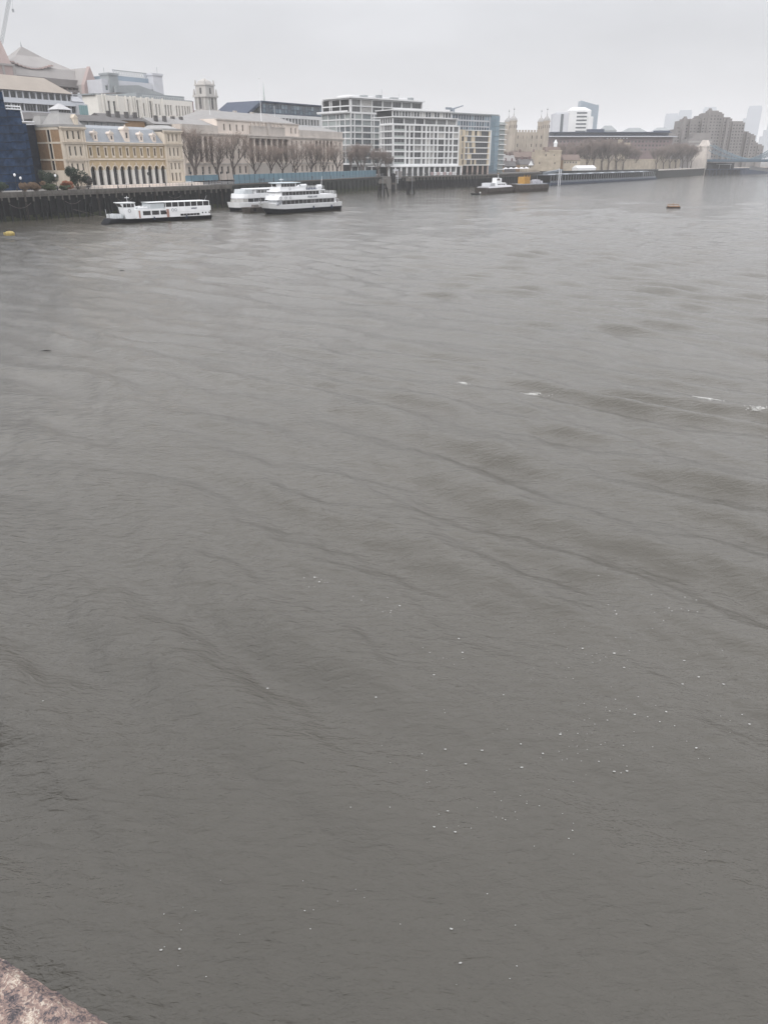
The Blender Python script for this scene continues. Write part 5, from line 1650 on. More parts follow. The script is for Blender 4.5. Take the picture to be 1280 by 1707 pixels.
def body_mesh(seed, stride):
    """one skinned figure with legs, arms, neck and head"""
    me = bpy.data.meshes.new('figure_rig')
    s_ = stride
    v = [(0, 0, 0.95), (0, 0, 1.2), (0, 0, 1.42), (0, 0, 1.53), (0, 0, 1.66), (0, 0, 1.76),
         (0.09, 0, 0.9), (0.1, s_ * 0.6, 0.5), (0.1, s_, 0.08), (0.1, s_ - 0.14, 0.04),
         (-0.09, 0, 0.9), (-0.1, -s_ * 0.5, 0.5), (-0.1, -s_, 0.08), (-0.1, -s_ - 0.14, 0.04),
         (0.19, 0, 1.4), (0.24, -0.05, 1.13), (0.24, -0.12, 0.9), (-0.19, 0, 1.4), (-0.24, 0.05, 1.13), (-0.24, -0.05, 0.9)]
    e_ = [(0, 1), (1, 2), (2, 3), (3, 4), (4, 5), (0, 6), (6, 7), (7, 8), (8, 9), (0, 10), (10, 11), (11, 12), (12, 13), (2, 14), (14, 15), (15, 16), (2, 17), (17, 18), (18, 19)]
    rad = [.15, .15, .15, .06, .1, .08, .1, .07, .05, .045, .1, .07, .05, .045, .075, .055, .045, .075, .055, .045]
    me.from_pydata(v, e_, [])
    ob = bpy.data.objects.new('figure_rig', me)
    COL.objects.link(ob)
    md = ob.modifiers.new('skin', 'SKIN')
    for i_, r_ in enumerate(rad):
        me.skin_vertices[0].data[i_].radius = (r_, r_ * 0.85)
    me.skin_vertices[0].data[0].use_root = True
    ob.modifiers.new('sub', 'SUBSURF').levels = 1
    dg = bpy.context.evaluated_depsgraph_get()
    out = bpy.data.meshes.new_from_object(ob.evaluated_get(dg))
    bpy.data.objects.remove(ob)
    out.name = 'person'
    out.materials.clear()
    for m_ in (navy_steel, dark_metal, skin):
        out.materials.append(m_)
    for p_ in out.polygons:
        z_ = p_.center.z
        p_.material_index = 2 if z_ > 1.5 and p_.center.y < 0.02 or (abs(p_.center.x) > 0.2 and z_ < 0.93) else (1 if z_ < 0.88 or z_ > 1.5 else 0)
        p_.use_smooth = True
    return out


bodies = [body_mesh(1, 0.05), body_mesh(2, 0.22), body_mesh(3, 0.14)]
coats = [M('black coat', (0.02, 0.02, 0.024), 0.8), M('navy coat', (0.03, 0.04, 0.07), 0.8), M('grey coat', (0.12, 0.12, 0.13), 0.8), M('pale coat', (0.42, 0.41, 0.42), 0.8), M('red coat', (0.28, 0.07, 0.06), 0.8)]
folk = [(B, -17.6, 3.0, 0), (B, -14.0, 3.2, 0), (B, -13.1, 3.6, 1), (B, -12.2, 3.0, 0), (B, -9.6, 3.4, 1), (B, 3.0, 2.8, 2), (B, 21.5, 2.4, 0), (B, 23.4, 2.5, 0), (B, 25.0, 2.4, 1), (B, 33, 2.2, 2), (B, 70.0, 2.4, 1), (B, 90, 2.3, 0), (B, 104, 2.2, 1), (A, 48, 7.0, 3), (A, 62, 5.0, 0)]
desc = ['dark coated person standing alone left on the promenade', 'dark coated person, left of three by the promenade lamp post', 'navy coated person, middle of three by the promenade lamp post', 'dark coated person, right of three by the promenade lamp post', 'navy coated person walking right of the lamp post',
        'grey coated person by the hoarding end', 'dark coated person, left of three before the teal hoarding', 'dark coated person, middle of three before the teal hoarding', 'navy coated person, right of three before the teal hoarding', 'grey coated person walking along the teal hoarding',
        'navy coated person before the right half of the teal hoarding', 'dark coated person further right before the teal hoarding', 'navy coated person at the far right of the teal hoarding', 'pale coated person before the market hall arches', 'dark coated person on the market hall terrace']
for i_, ((ln_, k_, off, ci), lab) in enumerate(zip(folk, desc)):
    x_, y_, _ = ln_.pt(k_, off)
    ob = link('person', bodies[i_ % 3], None, (x_, y_, 6.2 if ln_ is B else 6.8), i_ * 1.3)
    ob.material_slots[0].link = 'OBJECT'
    ob.material_slots[0].material = coats[ci]
    tag(ob, lab, 'person', 'people on the promenade')
for i_ in range(14):
    t_ = (i_ + 0.5) / 14
    x_, y_ = 12 + 46 * t_ + rnd.uniform(-1, 1), 462 + 44 * t_ + rnd.uniform(-1, 1)
    ob = link('person', bodies[i_ % 3], None, (x_, y_, 6.2), i_ * 1.9)
    ob.material_slots[0].link = 'OBJECT'
    ob.material_slots[0].material = coats[i_ % 5]
    tag(ob, '%s coated person on the wharf before the white flats, %s from the left' % (('black', 'navy', 'grey', 'pale', 'red')[i_ % 5], ORD[i_]), 'person', 'people before the white flats')

# ================================================================== VESSELS


def hull_band(L_, B_, za, zb, zd, bow=6.0, stern=2.0, rake=1.6, flare=0.82, sheer=0.5, nst=26, tuck=0.12, blunt=0.0):
    """shell of a hull between heights za and zb (fractions of its side), bow at x=0"""
    mb_ = MB()
    rings = []
    for i_ in range(nst + 1):
        t_ = i_ / nst
        x_ = L_ * t_
        u = min(1.0, x_ / bow)
        wd = B_ / 2 * (blunt + (1 - blunt) * math.sqrt(max(0.0, 1 - (1 - u) ** 2)))
        if x_ > L_ - stern:
            wd *= 1 - tuck * ((x_ - (L_ - stern)) / stern) ** 2
        sh = sheer * (1 - u) ** 1.6
        ring = []
        for s_ in (-1, 1):
            pts = []
            for z_ in ((za, (za + zb) / 2, zb) if s_ < 0 else (zb, (za + zb) / 2, za)):
                f_ = max(0.0, min(1.0, z_ / zd))
                w_ = wd * (flare + (1 - flare) * f_) if z_ >= 0 else wd * flare * 0.8
                zz = z_ + sh * f_
                xx = x_ + rake * (1 - f_) * (1 - u)
                pts.append((xx, s_ * w_, zz))
            ring += pts
        rings.append(ring)
    n_ = 6
    vs = [p_ for r_ in rings for p_ in r_]
    fs = []
    for i_ in range(nst):
        for j_ in range(n_):
            k_ = (j_ + 1) % n_
            fs.append((i_ * n_ + j_, i_ * n_ + k_, (i_ + 1) * n_ + k_, (i_ + 1) * n_ + j_))
    fs.append(tuple(range(n_)))
    fs.append(tuple(nst * n_ + j_ for j_ in range(n_ - 1, -1, -1)))
    return mb_.raw(vs, fs)


def cabin(x0, x1, w, z0, z1, nose=0.0, lean=0.0, tail=0.0):
    """deckhouse with a tapered front: nose metres of taper, front leaning by lean"""
    if nose <= 0:
        return MB().frustum(x0, x1, -w, w, z0, x0 + lean, x1, -w, w, z1)
    lo = [(x0, -w * 0.45), (x0 + nose * 0.5, -w * 0.86), (x0 + nose, -w), (x1 - tail, -w), (x1, -w * (1 if tail == 0 else 0.8)), (x1, w * (1 if tail == 0 else 0.8)), (x1 - tail, w), (x0 + nose, w), (x0 + nose * 0.5, w * 0.86), (x0, w * 0.45)]
    n_ = len(lo)
    vs = [(a_, b_, z0) for a_, b_ in lo] + [(a_ + (lean if i_ in (0, 1, 8, 9) else 0), b_, z1) for i_, (a_, b_) in enumerate(lo)]
    fs = [tuple(range(n_ - 1, -1, -1)), tuple(range(n_, 2 * n_))] + [(i_, (i_ + 1) % n_, n_ + (i_ + 1) % n_, n_ + i_) for i_ in range(n_)]
    return MB().raw(vs, fs)


def side_windows(ob, spans, w, z0, z1, mat=None, both=True):
    """separate panes set just proud of both cabin sides"""
    for xa, xb in spans:
        key = ('bw', round(xb - xa, 2), round(z1 - z0, 2), (mat or g_black).name)
        if key not in WINC:
            WINC[key] = MB().box(0, xb - xa, -0.025, 0.025, 0, z1 - z0).mesh('window', [mat or g_black])
        for s_ in ((-1, 1) if both else (-1,)):
            link('window', WINC[key], ob, (xa, s_ * (w + 0.01), z0))


def spans(x0, x1, n_, gap=0.14):
    d_ = (x1 - x0) / n_
    return [(x0 + i_ * d_ + gap / 2, x0 + (i_ + 1) * d_ - gap / 2) for i_ in range(n_)]


def rail(ob, pts, z, h, n_=3, mat=None, name='railing', sp=1.2):
    b_ = MB()
    for (xa, ya), (xb, yb) in zip(pts, pts[1:]):
        d_ = math.hypot(xb - xa, yb - ya)
        for j_ in range(n_):
            zz = z + h * (j_ + 1) / n_
            b_.tube((xa, ya, zz), (xb, yb, zz), 0.035, None, 4)
        m_ = max(1, int(d_ / sp))
        for j_ in range(m_ + 1):
            t_ = j_ / m_
            b_.tube((xa + (xb - xa) * t_, ya + (yb - ya) * t_, z), (xa + (xb - xa) * t_, ya + (yb - ya) * t_, z + h), 0.035, None, 4)
    return part(name, b_, mat or white_paint, ob)


def lettering(ob, x0, x1, y, z0, z1, n_, seed):
    """small dark painted name, too blurred in the photo to be read"""
    q = random.Random(seed)
    b_ = MB()
    d_ = (x1 - x0) / n_
    for i_ in range(n_):
        a_ = x0 + i_ * d_
        b_.box(a_, a_ + d_ * 0.22, y - 0.02, y, z0, z1)
        for z_ in q.sample([z0, (z0 + z1) / 2 - 0.03, z1 - 0.08], 2):
            b_.box(a_ + d_ * 0.22, a_ + d_ * 0.62, y - 0.02, y, z_, z_ + 0.08)
        if q.random() < 0.6:
            b_.box(a_ + d_ * 0.62, a_ + d_ * 0.8, y - 0.02, y, z0, z1)
    part('name_lettering', b_, navy_steel, ob)


def ring_mark(ob, x_, y_, z_, r_, name='emblem', mat=None):
    b_ = MB()
    for i_ in range(12):
        a0, a1 = 2 * PI * i_ / 12, 2 * PI * (i_ + 1) / 12
        b_.tube((x_ + r_ * math.cos(a0), y_, z_ + r_ * math.sin(a0)), (x_ + r_ * math.cos(a1), y_, z_ + r_ * math.sin(a1)), 0.06, None, 4)
    part(name, b_, mat or grey_steel, ob)


# ---- long low white passenger boat, left
b1 = thing('passenger_boat', 'long white passenger boat with glazed upper deck moored by the timber wharf', 'boat', (-71.0, 207.3, 0.0), math.atan2(19.5, 22.1))
part('hull', hull_band(29.4, 5.6, -0.5, 0.95, 1.0, bow=5.5, rake=-1.4, sheer=0.35), hull_black, b1, smooth=False)
part('rubbing_strake', hull_band(29.44, 5.76, 0.86, 1.02, 1.0, bow=5.5, rake=-1.4, sheer=0.35), dark_metal, b1)
part('lower_cabin', cabin(7.6, 28.8, 2.62, 1.03, 3.2, 0), white_paint, b1)
part('deck_bulwark', cabin(15.8, 29.1, 2.66, 2.3, 3.5, 0), white_paint, b1)
side_windows(b1, [(9.3, 11.4), (11.8, 13.8), (14.2, 16.2)], 2.62, 1.75, 2.75)
side_windows(b1, spans(19.8, 25.6, 6, 0.1), 2.62, 1.2, 1.72)
for q in range(3):
    part('porthole', MB().tube((26.5 + q, -2.6, 1.75), (26.5 + q, -2.68, 1.75), 0.2, None, 10), g_black, b1)
part('upper_roof', MB().box(15.6, 28.9, -2.5, 2.5, 4.62, 4.74), white_paint, b1)
part('upper_screen', cabin(16.3, 28.6, 2.35, 3.5, 4.62, 0), g_black, b1)
pl = MB().box(-0.07, 0.07, -0.05, 0.05, 0, 1.12).mesh('pillar', [white_paint])
for q in range(8):
    for s_ in (-1, 1):
        link('pillar', pl, b1, (15.9 + q * 1.84, s_ * 2.44, 3.5))
part('glass_screen', cabin(11.6, 15.6, 2.3, 3.2, 4.45, 0.0), M('pale perspex', (0.42, 0.45, 0.47), 0.25, 0.1, 0.8), b1)
part('screen_roof', MB().box(11.4, 17.6, -2.35, 2.35, 4.63, 4.72), M('pale canopy', (0.6, 0.62, 0.63), 0.6), b1)
part('wheelhouse', MB().frustum(5.0, 8.0, -1.5, 1.5, 1.0, 4.6, 8.0, -1.5, 1.5, 3.7).frustum(4.6, 8.0, -1.5, 1.5, 3.7, 3.9, 7.8, -1.55, 1.55, 4.75).box(3.6, 8.0, -1.65, 1.65, 4.75, 4.9), white_paint, b1)
side_windows(b1, [(4.7, 5.5), (5.65, 6.7), (6.85, 7.6)], 1.52, 3.75, 4.6)
part('wheelhouse_window', MB().frustum(4.52, 4.55, -1.3, 1.3, 3.8, 3.92, 3.96, -1.3, 1.3, 4.6), g_black, b1)
ring_mark(b1, 6.2, -1.56, 2.9, 0.36, 'life_ring')
part('cabin_door', MB().box(8.15, 8.55, -2.68, -2.6, 1.1, 2.9).box(15.9, 16.6, -2.72, -2.65, 1.05, 3.0), M('dull red brown panel', (0.30, 0.17, 0.14), 0.6), b1)
part('life_raft', MB().tube((8.6, -1.2, 3.5), (10.2, -1.2, 3.5), 0.32, None, 10).tube((8.6, 0.6, 3.5), (10.2, 0.6, 3.5), 0.32, None, 10).tube((10.4, -1.2, 3.45), (11.3, -1.2, 3.45), 0.26, None, 10), white_paint, b1)
rail(b1, [(3.4, -2.2), (1.6, -1.5), (0.6, 0), (1.6, 1.5), (3.4, 2.2)], 1.2, 1.0, 4, sp=0.5)
part('fore_screen', MB().frustum(2.0, 4.2, -1.7, 1.7, 1.2, 2.3, 4.2, -1.6, 1.6, 2.2), M('pale perspex', (0.42, 0.45, 0.47)), b1)
part('jack_staff', MB().tube((0.7, 0, 1.3), (0.5, 0, 3.4), 0.04, None, 5).tube((28.9, 0, 4.7), (29.6, 0, 5.9), 0.03, None, 5), white_paint, b1)
lettering(b1, 23.2, 24.9, -2.67, 2.75, 3.15, 5, 4)
for xx in (17.7, 18.6):
    ring_mark(b1, xx, -2.70, 2.75, 0.32)
rail(b1, [(28.9, -2.4), (29.2, 0), (28.9, 2.4)], 1.05, 1.0, 3)
rail(b1, [(8.2, -2.5), (11.5, -2.5)], 3.2, 0.9, 3)
part('mooring_line', MB().tube((0.4, 0.2, 1.4), (-5.5, 5.5, 3.4), 0.04, None, 4).tube((29.3, 1.5, 1.4), (34, 6.5, 3.4), 0.04, None, 4), grey_timber, b1)
part('fender', MB().tube((12.2, -2.86, 0.5), (12.2, -2.86, 1.3), 0.18, None, 8).tube((21.5, -2.86, 0.5), (21.5, -2.86, 1.3), 0.18, None, 8), navy_steel, b1)
part('radar_mast', MB().tube((6.6, 0, 4.9), (6.6, 0, 6.4), 0.05, None, 5).box(6.0, 7.2, -0.08, 0.08, 5.9, 6.02), white_paint, b1)

# ---- three deck white boat, middle front
b3 = thing('passenger_boat', 'three deck white passenger boat with tall wheelhouse and raked bow', 'boat', (-35.6, 243.2, 0.0), math.atan2(25.3, 21.4))
b3.scale = (0.94, 0.94, 0.97)
part('hull', hull_band(34.5, 7.2, -0.5, 1.35, 2.6, bow=9, rake=3.2, sheer=0.9, flare=0.84), hull_black, b3, (-1.8, 0, 0))
part('topsides', hull_band(34.5, 7.24, 1.36, 2.6, 2.6, bow=9, rake=3.2, sheer=0.9, flare=0.84), white_paint, b3, (-1.8, 0, 0))
part('main_cabin', cabin(3.6, 29.4, 3.2, 2.6, 4.0, 1.2, 0.6), white_paint, b3)
side_windows(b3, spans(4.9, 28.8, 13, 0.12), 3.2, 2.72, 3.85)
part('middle_deck', cabin(2.4, 29.8, 3.42, 4.0, 5.15, 1.6, 0.5), white_paint, b3)
part('middle_cabin', cabin(3.8, 22.4, 3.0, 5.15, 6.35, 1.2, 0.4), white_paint, b3)
side_windows(b3, spans(5.2, 21.8, 11, 0.14), 3.0, 5.25, 6.25)
part('upper_deck', cabin(3.2, 24.6, 3.15, 6.35, 6.6, 1.2, 0.2), white_paint, b3)
part('upper_coaming', cabin(4.2, 16.4, 2.5, 6.6, 7.6, 1.0, 0.3), white_paint, b3)
part('wheelhouse', cabin(5.0, 12.4, 2.1, 7.6, 8.7, 0.8, -0.3), white_paint, b3)
side_windows(b3, spans(5.9, 12.0, 5, 0.12), 2.1, 7.68, 8.55)
part('wheelhouse_window', MB().frustum(4.9, 4.95, -0.9, 0.9, 7.75, 4.7, 4.75, -0.9, 0.9, 8.5), g_black, b3)
part('wheelhouse_roof', cabin(3.9, 14.2, 2.4, 8.7, 8.88, 0.8, 0), M('pale blue roof', (0.55, 0.63, 0.68), 0.5), b3)
part('life_raft', MB().tube((14.6, -1.5, 7.9), (17.4, -1.5, 7.9), 0.4, None, 10).tube((22.4, -1.6, 7.4), (24.2, -1.6, 7.4), 0.62, None, 12).box(22.6, 24, -2, -1.2, 6.6, 6.9), white_paint, b3)
rail(b3, [(15.5, -2.9), (24.3, -2.9), (24.3, 2.9), (15.5, 2.9)], 6.6, 1.0, 3)
rail(b3, [(22.8, -3.3), (29.6, -3.3), (29.6, 3.3), (22.8, 3.3)], 5.15, 0.9, 3)
part('mast', MB().tube((25.4, 0, 5.1), (26.6, 0, 10.4), 0.09, 0.05, 6).tube((8, 0, 8.9), (8, 0, 10.2), 0.06, None, 5), white_paint, b3)
part('radar', MB().box(7.2, 8.8, -0.12, 0.12, 9.6, 9.75), white_paint, b3)
lettering(b3, 16.2, 20.6, -3.43, 4.35, 4.9, 7, 9)
for xx in (4.2, 6.4, 8.4):
    ring_mark(b3, xx, -3.46, 4.6, 0.36)
ring_mark(b3, 9.2, -2.54, 7.1, 0.34, 'life_ring')
part('stair', MB().frustum(2.6, 4.4, -3.3, -2.4, 2.6, 4.2, 5.2, -3.3, -2.4, 4.0), grey_steel, b3)
part('fender', MB().tube((18.5, -3.66, 0.9), (18.5, -3.66, 1.9), 0.22, None, 8).tube((27.0, -3.66, 0.9), (27.0, -3.66, 1.9), 0.22, None, 8), navy_steel, b3)
rail(b3, [(29.6, -3.0), (31.6, -2.6), (31.6, 2.6), (29.6, 3.0)], 2.6, 1.0, 3)
part('stern_bollard', MB().box(30.6, 31.0, -2.9, -2.5, 2.6, 3.6), brown_clad, b3)

for pts_ in (((-0.8, -0.6, 2.9), (-7, 3.5, 1.2)), ((31.8, -2.4, 2.8), (38, 4, 3.2))):
    part('mooring_line', MB().tube(pts_[0], pts_[1], 0.05, None, 4), grey_timber, b3)
part('boot_stripe', hull_band(34.54, 7.30, 1.30, 1.42, 2.6, bow=9, rake=3.2, sheer=0.9, flare=0.84), grey_steel, b3, (-1.8, 0, 0))
part('deck_bench', MB().box(17.8, 18.4, -2.2, 2.2, 6.6, 7.1).box(19.4, 20.0, -2.2, 2.2, 6.6, 7.1).box(21.0, 21.6, -2.2, 2.2, 6.6, 7.1), navy_steel, b3)
part('vent_cowl', MB().lathe([(0.3, 6.6), (0.3, 7.4), (0.45, 7.6), (0.1, 8.0)], 17.0, 1.6, 8).lathe([(0.3, 6.6), (0.3, 7.2), (0.45, 7.4), (0.1, 7.8)], 17.0, -0.6, 8), white_paint, b3)
part('rust_streak', MB().box(28.2, 28.32, -3.66, -3.63, 1.4, 2.3).box(6.1, 6.2, -3.35, -3.2, 1.6, 2.2), brown_clad, b3)

# ---- double deck boat behind it
b2 = thing('passenger_boat', 'double deck white boat with rounded glazed bow behind the taller boat', 'boat', (-48.3, 258.6, 0.0), math.atan2(25.3, 21.4))
part('hull', hull_band(28, 7.6, -0.5, 1.0, 2.4, bow=5, rake=0.7, sheer=0.2, flare=0.9, blunt=0.35), hull_black, b2)
part('topsides', hull_band(28, 7.64, 1.01, 2.45, 2.4, bow=5, rake=0.7, sheer=0.2, flare=0.9, blunt=0.35), white_paint, b2)
part('main_cabin', cabin(1.2, 26, 3.35, 2.46, 3.75, 3.0, 0.6), white_paint, b2)
side_windows(b2, spans(4.4, 25.2, 9, 0.15), 3.35, 2.6, 3.62)
part('bow_glazing', cabin(1.14, 4.3, 3.38, 2.6, 3.62, 3.0, 0.48), g_flat, b2)
part('upper_deck', cabin(1.6, 26.6, 3.5, 3.75, 5.0, 2.8, 0.3), white_paint, b2)
part('upper_cabin', cabin(7.2, 25.0, 3.0, 5.0, 6.2, 0.8, 0.3), white_paint, b2)
side_windows(b2, spans(8.4, 24.4, 9, 0.15), 3.0, 5.15, 6.05)
part('upper_roof', cabin(6.6, 25.6, 3.3, 6.2, 6.4, 0.8, 0), white_paint, b2)
part('front_screen', cabin(2.6, 7.0, 2.7, 5.0, 6.3, 1.6, 0.9), M('pale perspex', (0.42, 0.45, 0.47)), b2)
rail(b2, [(1.9, 0), (4.0, -3.1), (25, -3.2)], 5.0, 1.0, 3)
lettering(b2, 14.6, 17.4, -3.52, 4.2, 4.6, 8, 12)
mp_ = thing('mooring_pontoon', 'rusty dark mooring pontoon between the two white boats', 'pontoon', (-42.4, 250.5, 0.0), math.atan2(25.3, 21.4))
part('hull', MB().frustum(0.8, 13, -1.6, 1.6, -0.4, 0, 13.4, -2, 2, 1.5), rust_steel, mp_)
part('deck_gear', MB().box(3, 5, -0.6, 0.6, 1.5, 2.2).box(8, 9, -0.8, 0.8, 1.5, 2.4).tube((6.5, 0, 1.5), (6.5, 0, 4.2), 0.12, None, 6), brown_clad, mp_)
part('tyre', MB().tube((2, -2.02, 0.9), (2, -2.3, 0.9), 0.45, None, 10).tube((6, -2.02, 0.9), (6, -2.3, 0.9), 0.45, None, 10).tube((10, -2.02, 0.9), (10, -2.3, 0.9), 0.45, None, 10), hull_black, mp_)

# ---- barges, tug and dinghy
ba = thing('barge', 'dark covered barge with pale hatch boards, left of the moored group', 'barge', (44.8, 385.3, 0.0), math.atan2(28.5, 17.1))
part('hull', hull_band(33, 7.5, -0.5, 2.6, 2.6, bow=2.5, rake=1.6, sheer=0.2, flare=0.95, blunt=0.75), rust_steel, ba)
part('hatch_cover', MB().prism_x([(-3.3, 2.61), (3.3, 2.61), (2.4, 3.3), (-2.4, 3.3)], 3, 31), M('pale grey hatch', (0.40, 0.40, 0.42), 0.6, 0.15), ba)
part('deck_shelter', cabin(5, 11.5, 2.4, 3.31, 4.7, 1.5, 0.8), M('pale tarpaulin', (0.45, 0.46, 0.48), 0.8), ba)
bb2 = thing('barge', 'dark open barge carrying an orange container, right of the moored group', 'barge', (63.5, 414.0, 0.0), math.atan2(20, 20.5))
part('hull', hull_band(28, 7.5, -0.5, 3.2, 3.2, bow=2.5, rake=1.4, sheer=0.5, flare=0.95, blunt=0.75), rust_steel, bb2)
part('coaming', MB().box(2, 26, -3.4, 3.4, 3.21, 3.6), grey_steel, bb2)
ct = MB().box(8.0, 12.8, -2.0, 2.0, 3.62, 6.8)
for q in range(5):
    ct.box(8.1 + q, 8.4 + q, -2.12, -2.0, 3.8, 6.7)
for (xa, ya) in ((8.1, -1.9), (12.6, -1.9), (10.5, -1.9)):
    ct.box(xa - 0.12, xa + 0.12, ya, ya + 0.24, 6.8, 7.7)
oc = thing('container', 'bright orange yellow container standing on the dark barge', 'container', (63.5, 414.0, 0.0), math.atan2(20, 20.5))
part('box', ct, orange_paint, oc)
dg_ = MB()
for xa, w_, h_ in ((15.5, 3, 1.4), (19.4, 2.6, 1.8), (22.6, 1.8, 1.2)):
    dg_.box(xa, xa + w_, -1.6, 1.6, 3.6, 3.6 + h_)
part('deck_cargo', dg_, M('pale deck gear', (0.42, 0.42, 0.46), 0.7, 0.2), bb2)
tg = thing('tugboat', 'small white tug with wheelhouse lying between the two barges', 'tug', (51.5, 413.5, 0.0), math.atan2(20, 20.5))
part('hull', hull_band(17, 5, -0.5, 1.8, 1.8, bow=5, rake=1.0, sheer=0.8), hull_black, tg)
part('bulwark', hull_band(17, 5.05, 1.81, 2.5, 1.8, bow=5, rake=1.0, sheer=0.8), white_paint, tg)
part('deckhouse', cabin(4, 12.5, 1.8, 2.0, 4.2, 1.0, 0.3), white_paint, tg)
part('wheelhouse', cabin(4.8, 8.2, 1.5, 4.2, 6.4, 0.8, 0.3), white_paint, tg)
side_windows(tg, spans(5.6, 8.0, 3, 0.15), 1.5, 5.2, 6.1)
side_windows(tg, spans(6, 12, 4, 0.5), 1.8, 2.9, 3.6)
part('mast', MB().tube((8.4, 0, 6.4), (8.4, 0, 9.2), 0.1, 0.05, 6).tube((10.6, 0, 4.2), (10.6, 0, 6.2), 0.45, None, 10), white_paint, tg)
part('mast_band', MB().tube((8.4, 0, 8.2), (8.4, 0, 8.6), 0.16, None, 6), orange_paint, tg)
part('towing_gear', MB().box(12.8, 14.8, -0.8, 0.8, 2.2, 3.6).box(15, 16, -1.6, 1.6, 2.2, 3.0), light_clad, tg)
dn = thing('dinghy', 'small dark dinghy with a pale outboard beside the left barge', 'dinghy', (40.0, 381.5, 0.0), R(15))
part('hull', hull_band(4.6, 1.7, -0.25, 0.55, 0.55, bow=2, rake=0.3, sheer=0.25), hull_black, dn)
part('thwart', MB().box(1.6, 1.9, -0.7, 0.7, 0.4, 0.5).box(3.0, 3.3, -0.75, 0.75, 0.4, 0.5), grey_timber, dn)
part('outboard', MB().box(4.4, 4.9, -0.2, 0.2, 0.3, 1.2), canvas, dn)

# ---- covered pier pontoon along the castle wharf
pvv = Vector((219.8 - 103.3, 673.7 - 519.0, 0))
pr_ = thing('pier', 'long grey covered boat pier with white roof panels by the castle', 'pier', (103.3, 519.0, 0.0), math.atan2(pvv.y, pvv.x))
PL = pvv.length
part('pontoon', MB().box(0, PL, -1, 12, -0.5, 1.2), navy_steel, pr_)
part('fender_rail', MB().box(0, PL, -1.25, -1.02, 0.5, 1.3), navy_steel, pr_)
part('roof', MB().box(2, PL - 4, 0.5, 10.5, 5.6, 5.95), M('dark pier roof', (0.085, 0.095, 0.11), 0.6), pr_)
for q in range(9):
    part('roof_panel', MB().prism_y([(10 + q * 19.5, 5.96), (24 + q * 19.5, 5.96), (23 + q * 19.5, 6.4), (11 + q * 19.5, 6.4)], 1.5, 6.5), M('grey pier roof panel', (0.24, 0.26, 0.29), 0.6), pr_)
pst = MB().box(-0.12, 0.12, -0.12, 0.12, 1.2, 5.6).mesh('post', [grey_steel])
for q in range(int(PL / 4.2)):
    link('post', pst, pr_, (3 + q * 4.2, 0.7, 0))
    link('post', pst, pr_, (3 + q * 4.2, 10.2, 0))
gpn = MB().box(0.1, 3.9, 0, 0.05, 1.25, 2.5).mesh('screen_panel', [M('pale screen glass', (0.13, 0.15, 0.17), 0.3)])
for q in range(int(PL / 4.2)):
    link('screen_panel', gpn, pr_, (3.05 + q * 4.2, 0.9, 0))
part('rear_screen', MB().box(3, PL - 5, 9.6, 9.8, 1.2, 5.5), interior, pr_)
rail(pr_, [(0.4, -0.8), (PL - 1, -0.8)], 1.2, 1.1, 2, navy_steel, sp=3)
part('mooring_pile', MB().tube((9, -1.8, -1), (9, -1.8, 9.8), 0.3, None, 8).tube((11.6, -1.8, -1), (11.6, -1.8, 8.6), 0.3, None, 8).box(8, 13, -2.0, -1.6, 6.4, 6.8), light_clad, pr_)
part('brow', MB().prism_y([(18, 5.96), (42, 7.6), (42, 8.8), (18, 7.2)], 11, 14), M('dark brow', (0.12, 0.14, 0.16), 0.6), pr_)
for lab, X_, Y_, rz_ in (('white marquee on the castle wharf above the pier', 151, 652, 40),):
    ob = thing('marquee', lab, 'tent', (X_, Y_, 6.2), R(rz_))
    part('canopy', MB().frustum(0, 24, 0, 6, 2.2, 0.5, 23.5, 2.6, 3.4, 4.2), canvas, ob)
    part('side', MB().box(0.2, 23.8, 0.2, 5.8, 0, 2.18), canvas, ob)

# ---- timber dolphins and the lone pile
for lab, X_, Y_, s_ in (('left timber mooring dolphin with splayed legs before the white flats', -0.5, 366.3, 1.0), ('right timber mooring dolphin with splayed legs before the white flats', 12.5, 392.0, 1.05)):
    ob = thing('mooring_dolphin', lab, 'dolphin', (X_, Y_, 0), R(12 if s_ == 1 else 50), 'timber mooring dolphins')
    ob.scale = (s_, s_, s_)
    lg = MB().tube((0, 0, -1), (0, 0, 6.0), 0.32, 0.28, 8).mesh('leg', [tar_timber])
    for (xx, yy, rx, ry) in ((-2.3, -0.6, -0.06, 0.26), (2.4, -0.5, -0.06, -0.26), (0.2, -0.9, -0.1, 0.0), (0.9, 1.4, 0.2, -0.08), (-0.7, 1.5, 0.2, 0.08)):
        o = link('leg', lg, ob, (xx, yy, 0))
        o.rotation_euler = (rx, ry, 0)
    part('cap', MB().box(-1.9, 1.9, -1.1, 1.1, 5.2, 6.3).lathe([(0.6, 6.3), (0.75, 6.8), (0.4, 7.3)], 1.1, 0, 8).lathe([(0.5, 6.3), (0.6, 6.6), (0.3, 6.9)], -1.0, 0, 8), grey_timber, ob)
    part('cross_brace', MB().box(-2.0, 2.0, -0.95, -0.7, 3.0, 3.4), tar_timber, ob)
    part('ladder', MB().box(-0.5, -0.42, -1.25, -1.15, 0, 9.4).box(-0.1, -0.02, -1.25, -1.15, 0, 9.4), grey_steel, ob)
ob = thing('mooring_pile', 'thick dark lone pile behind the timber dolphins', 'pile', (4.6, 413.5, 0), 0)
part('shaft', MB().lathe([(1.0, -1), (1.0, 6.0), (1.15, 6.1), (1.15, 8.2), (0.4, 8.6)], 0, 0, 12), tar_timber, ob)
part('collar', MB().lathe([(1.12, 3.4), (1.2, 3.5), (1.2, 4.2), (1.12, 4.3)], 0, 0, 12), rust_steel, ob)
ob = thing('access_brow', 'pale metal stair cabin at the corner of the white flats wharf', 'stair', (6.0, 450.0, 0), R(45))
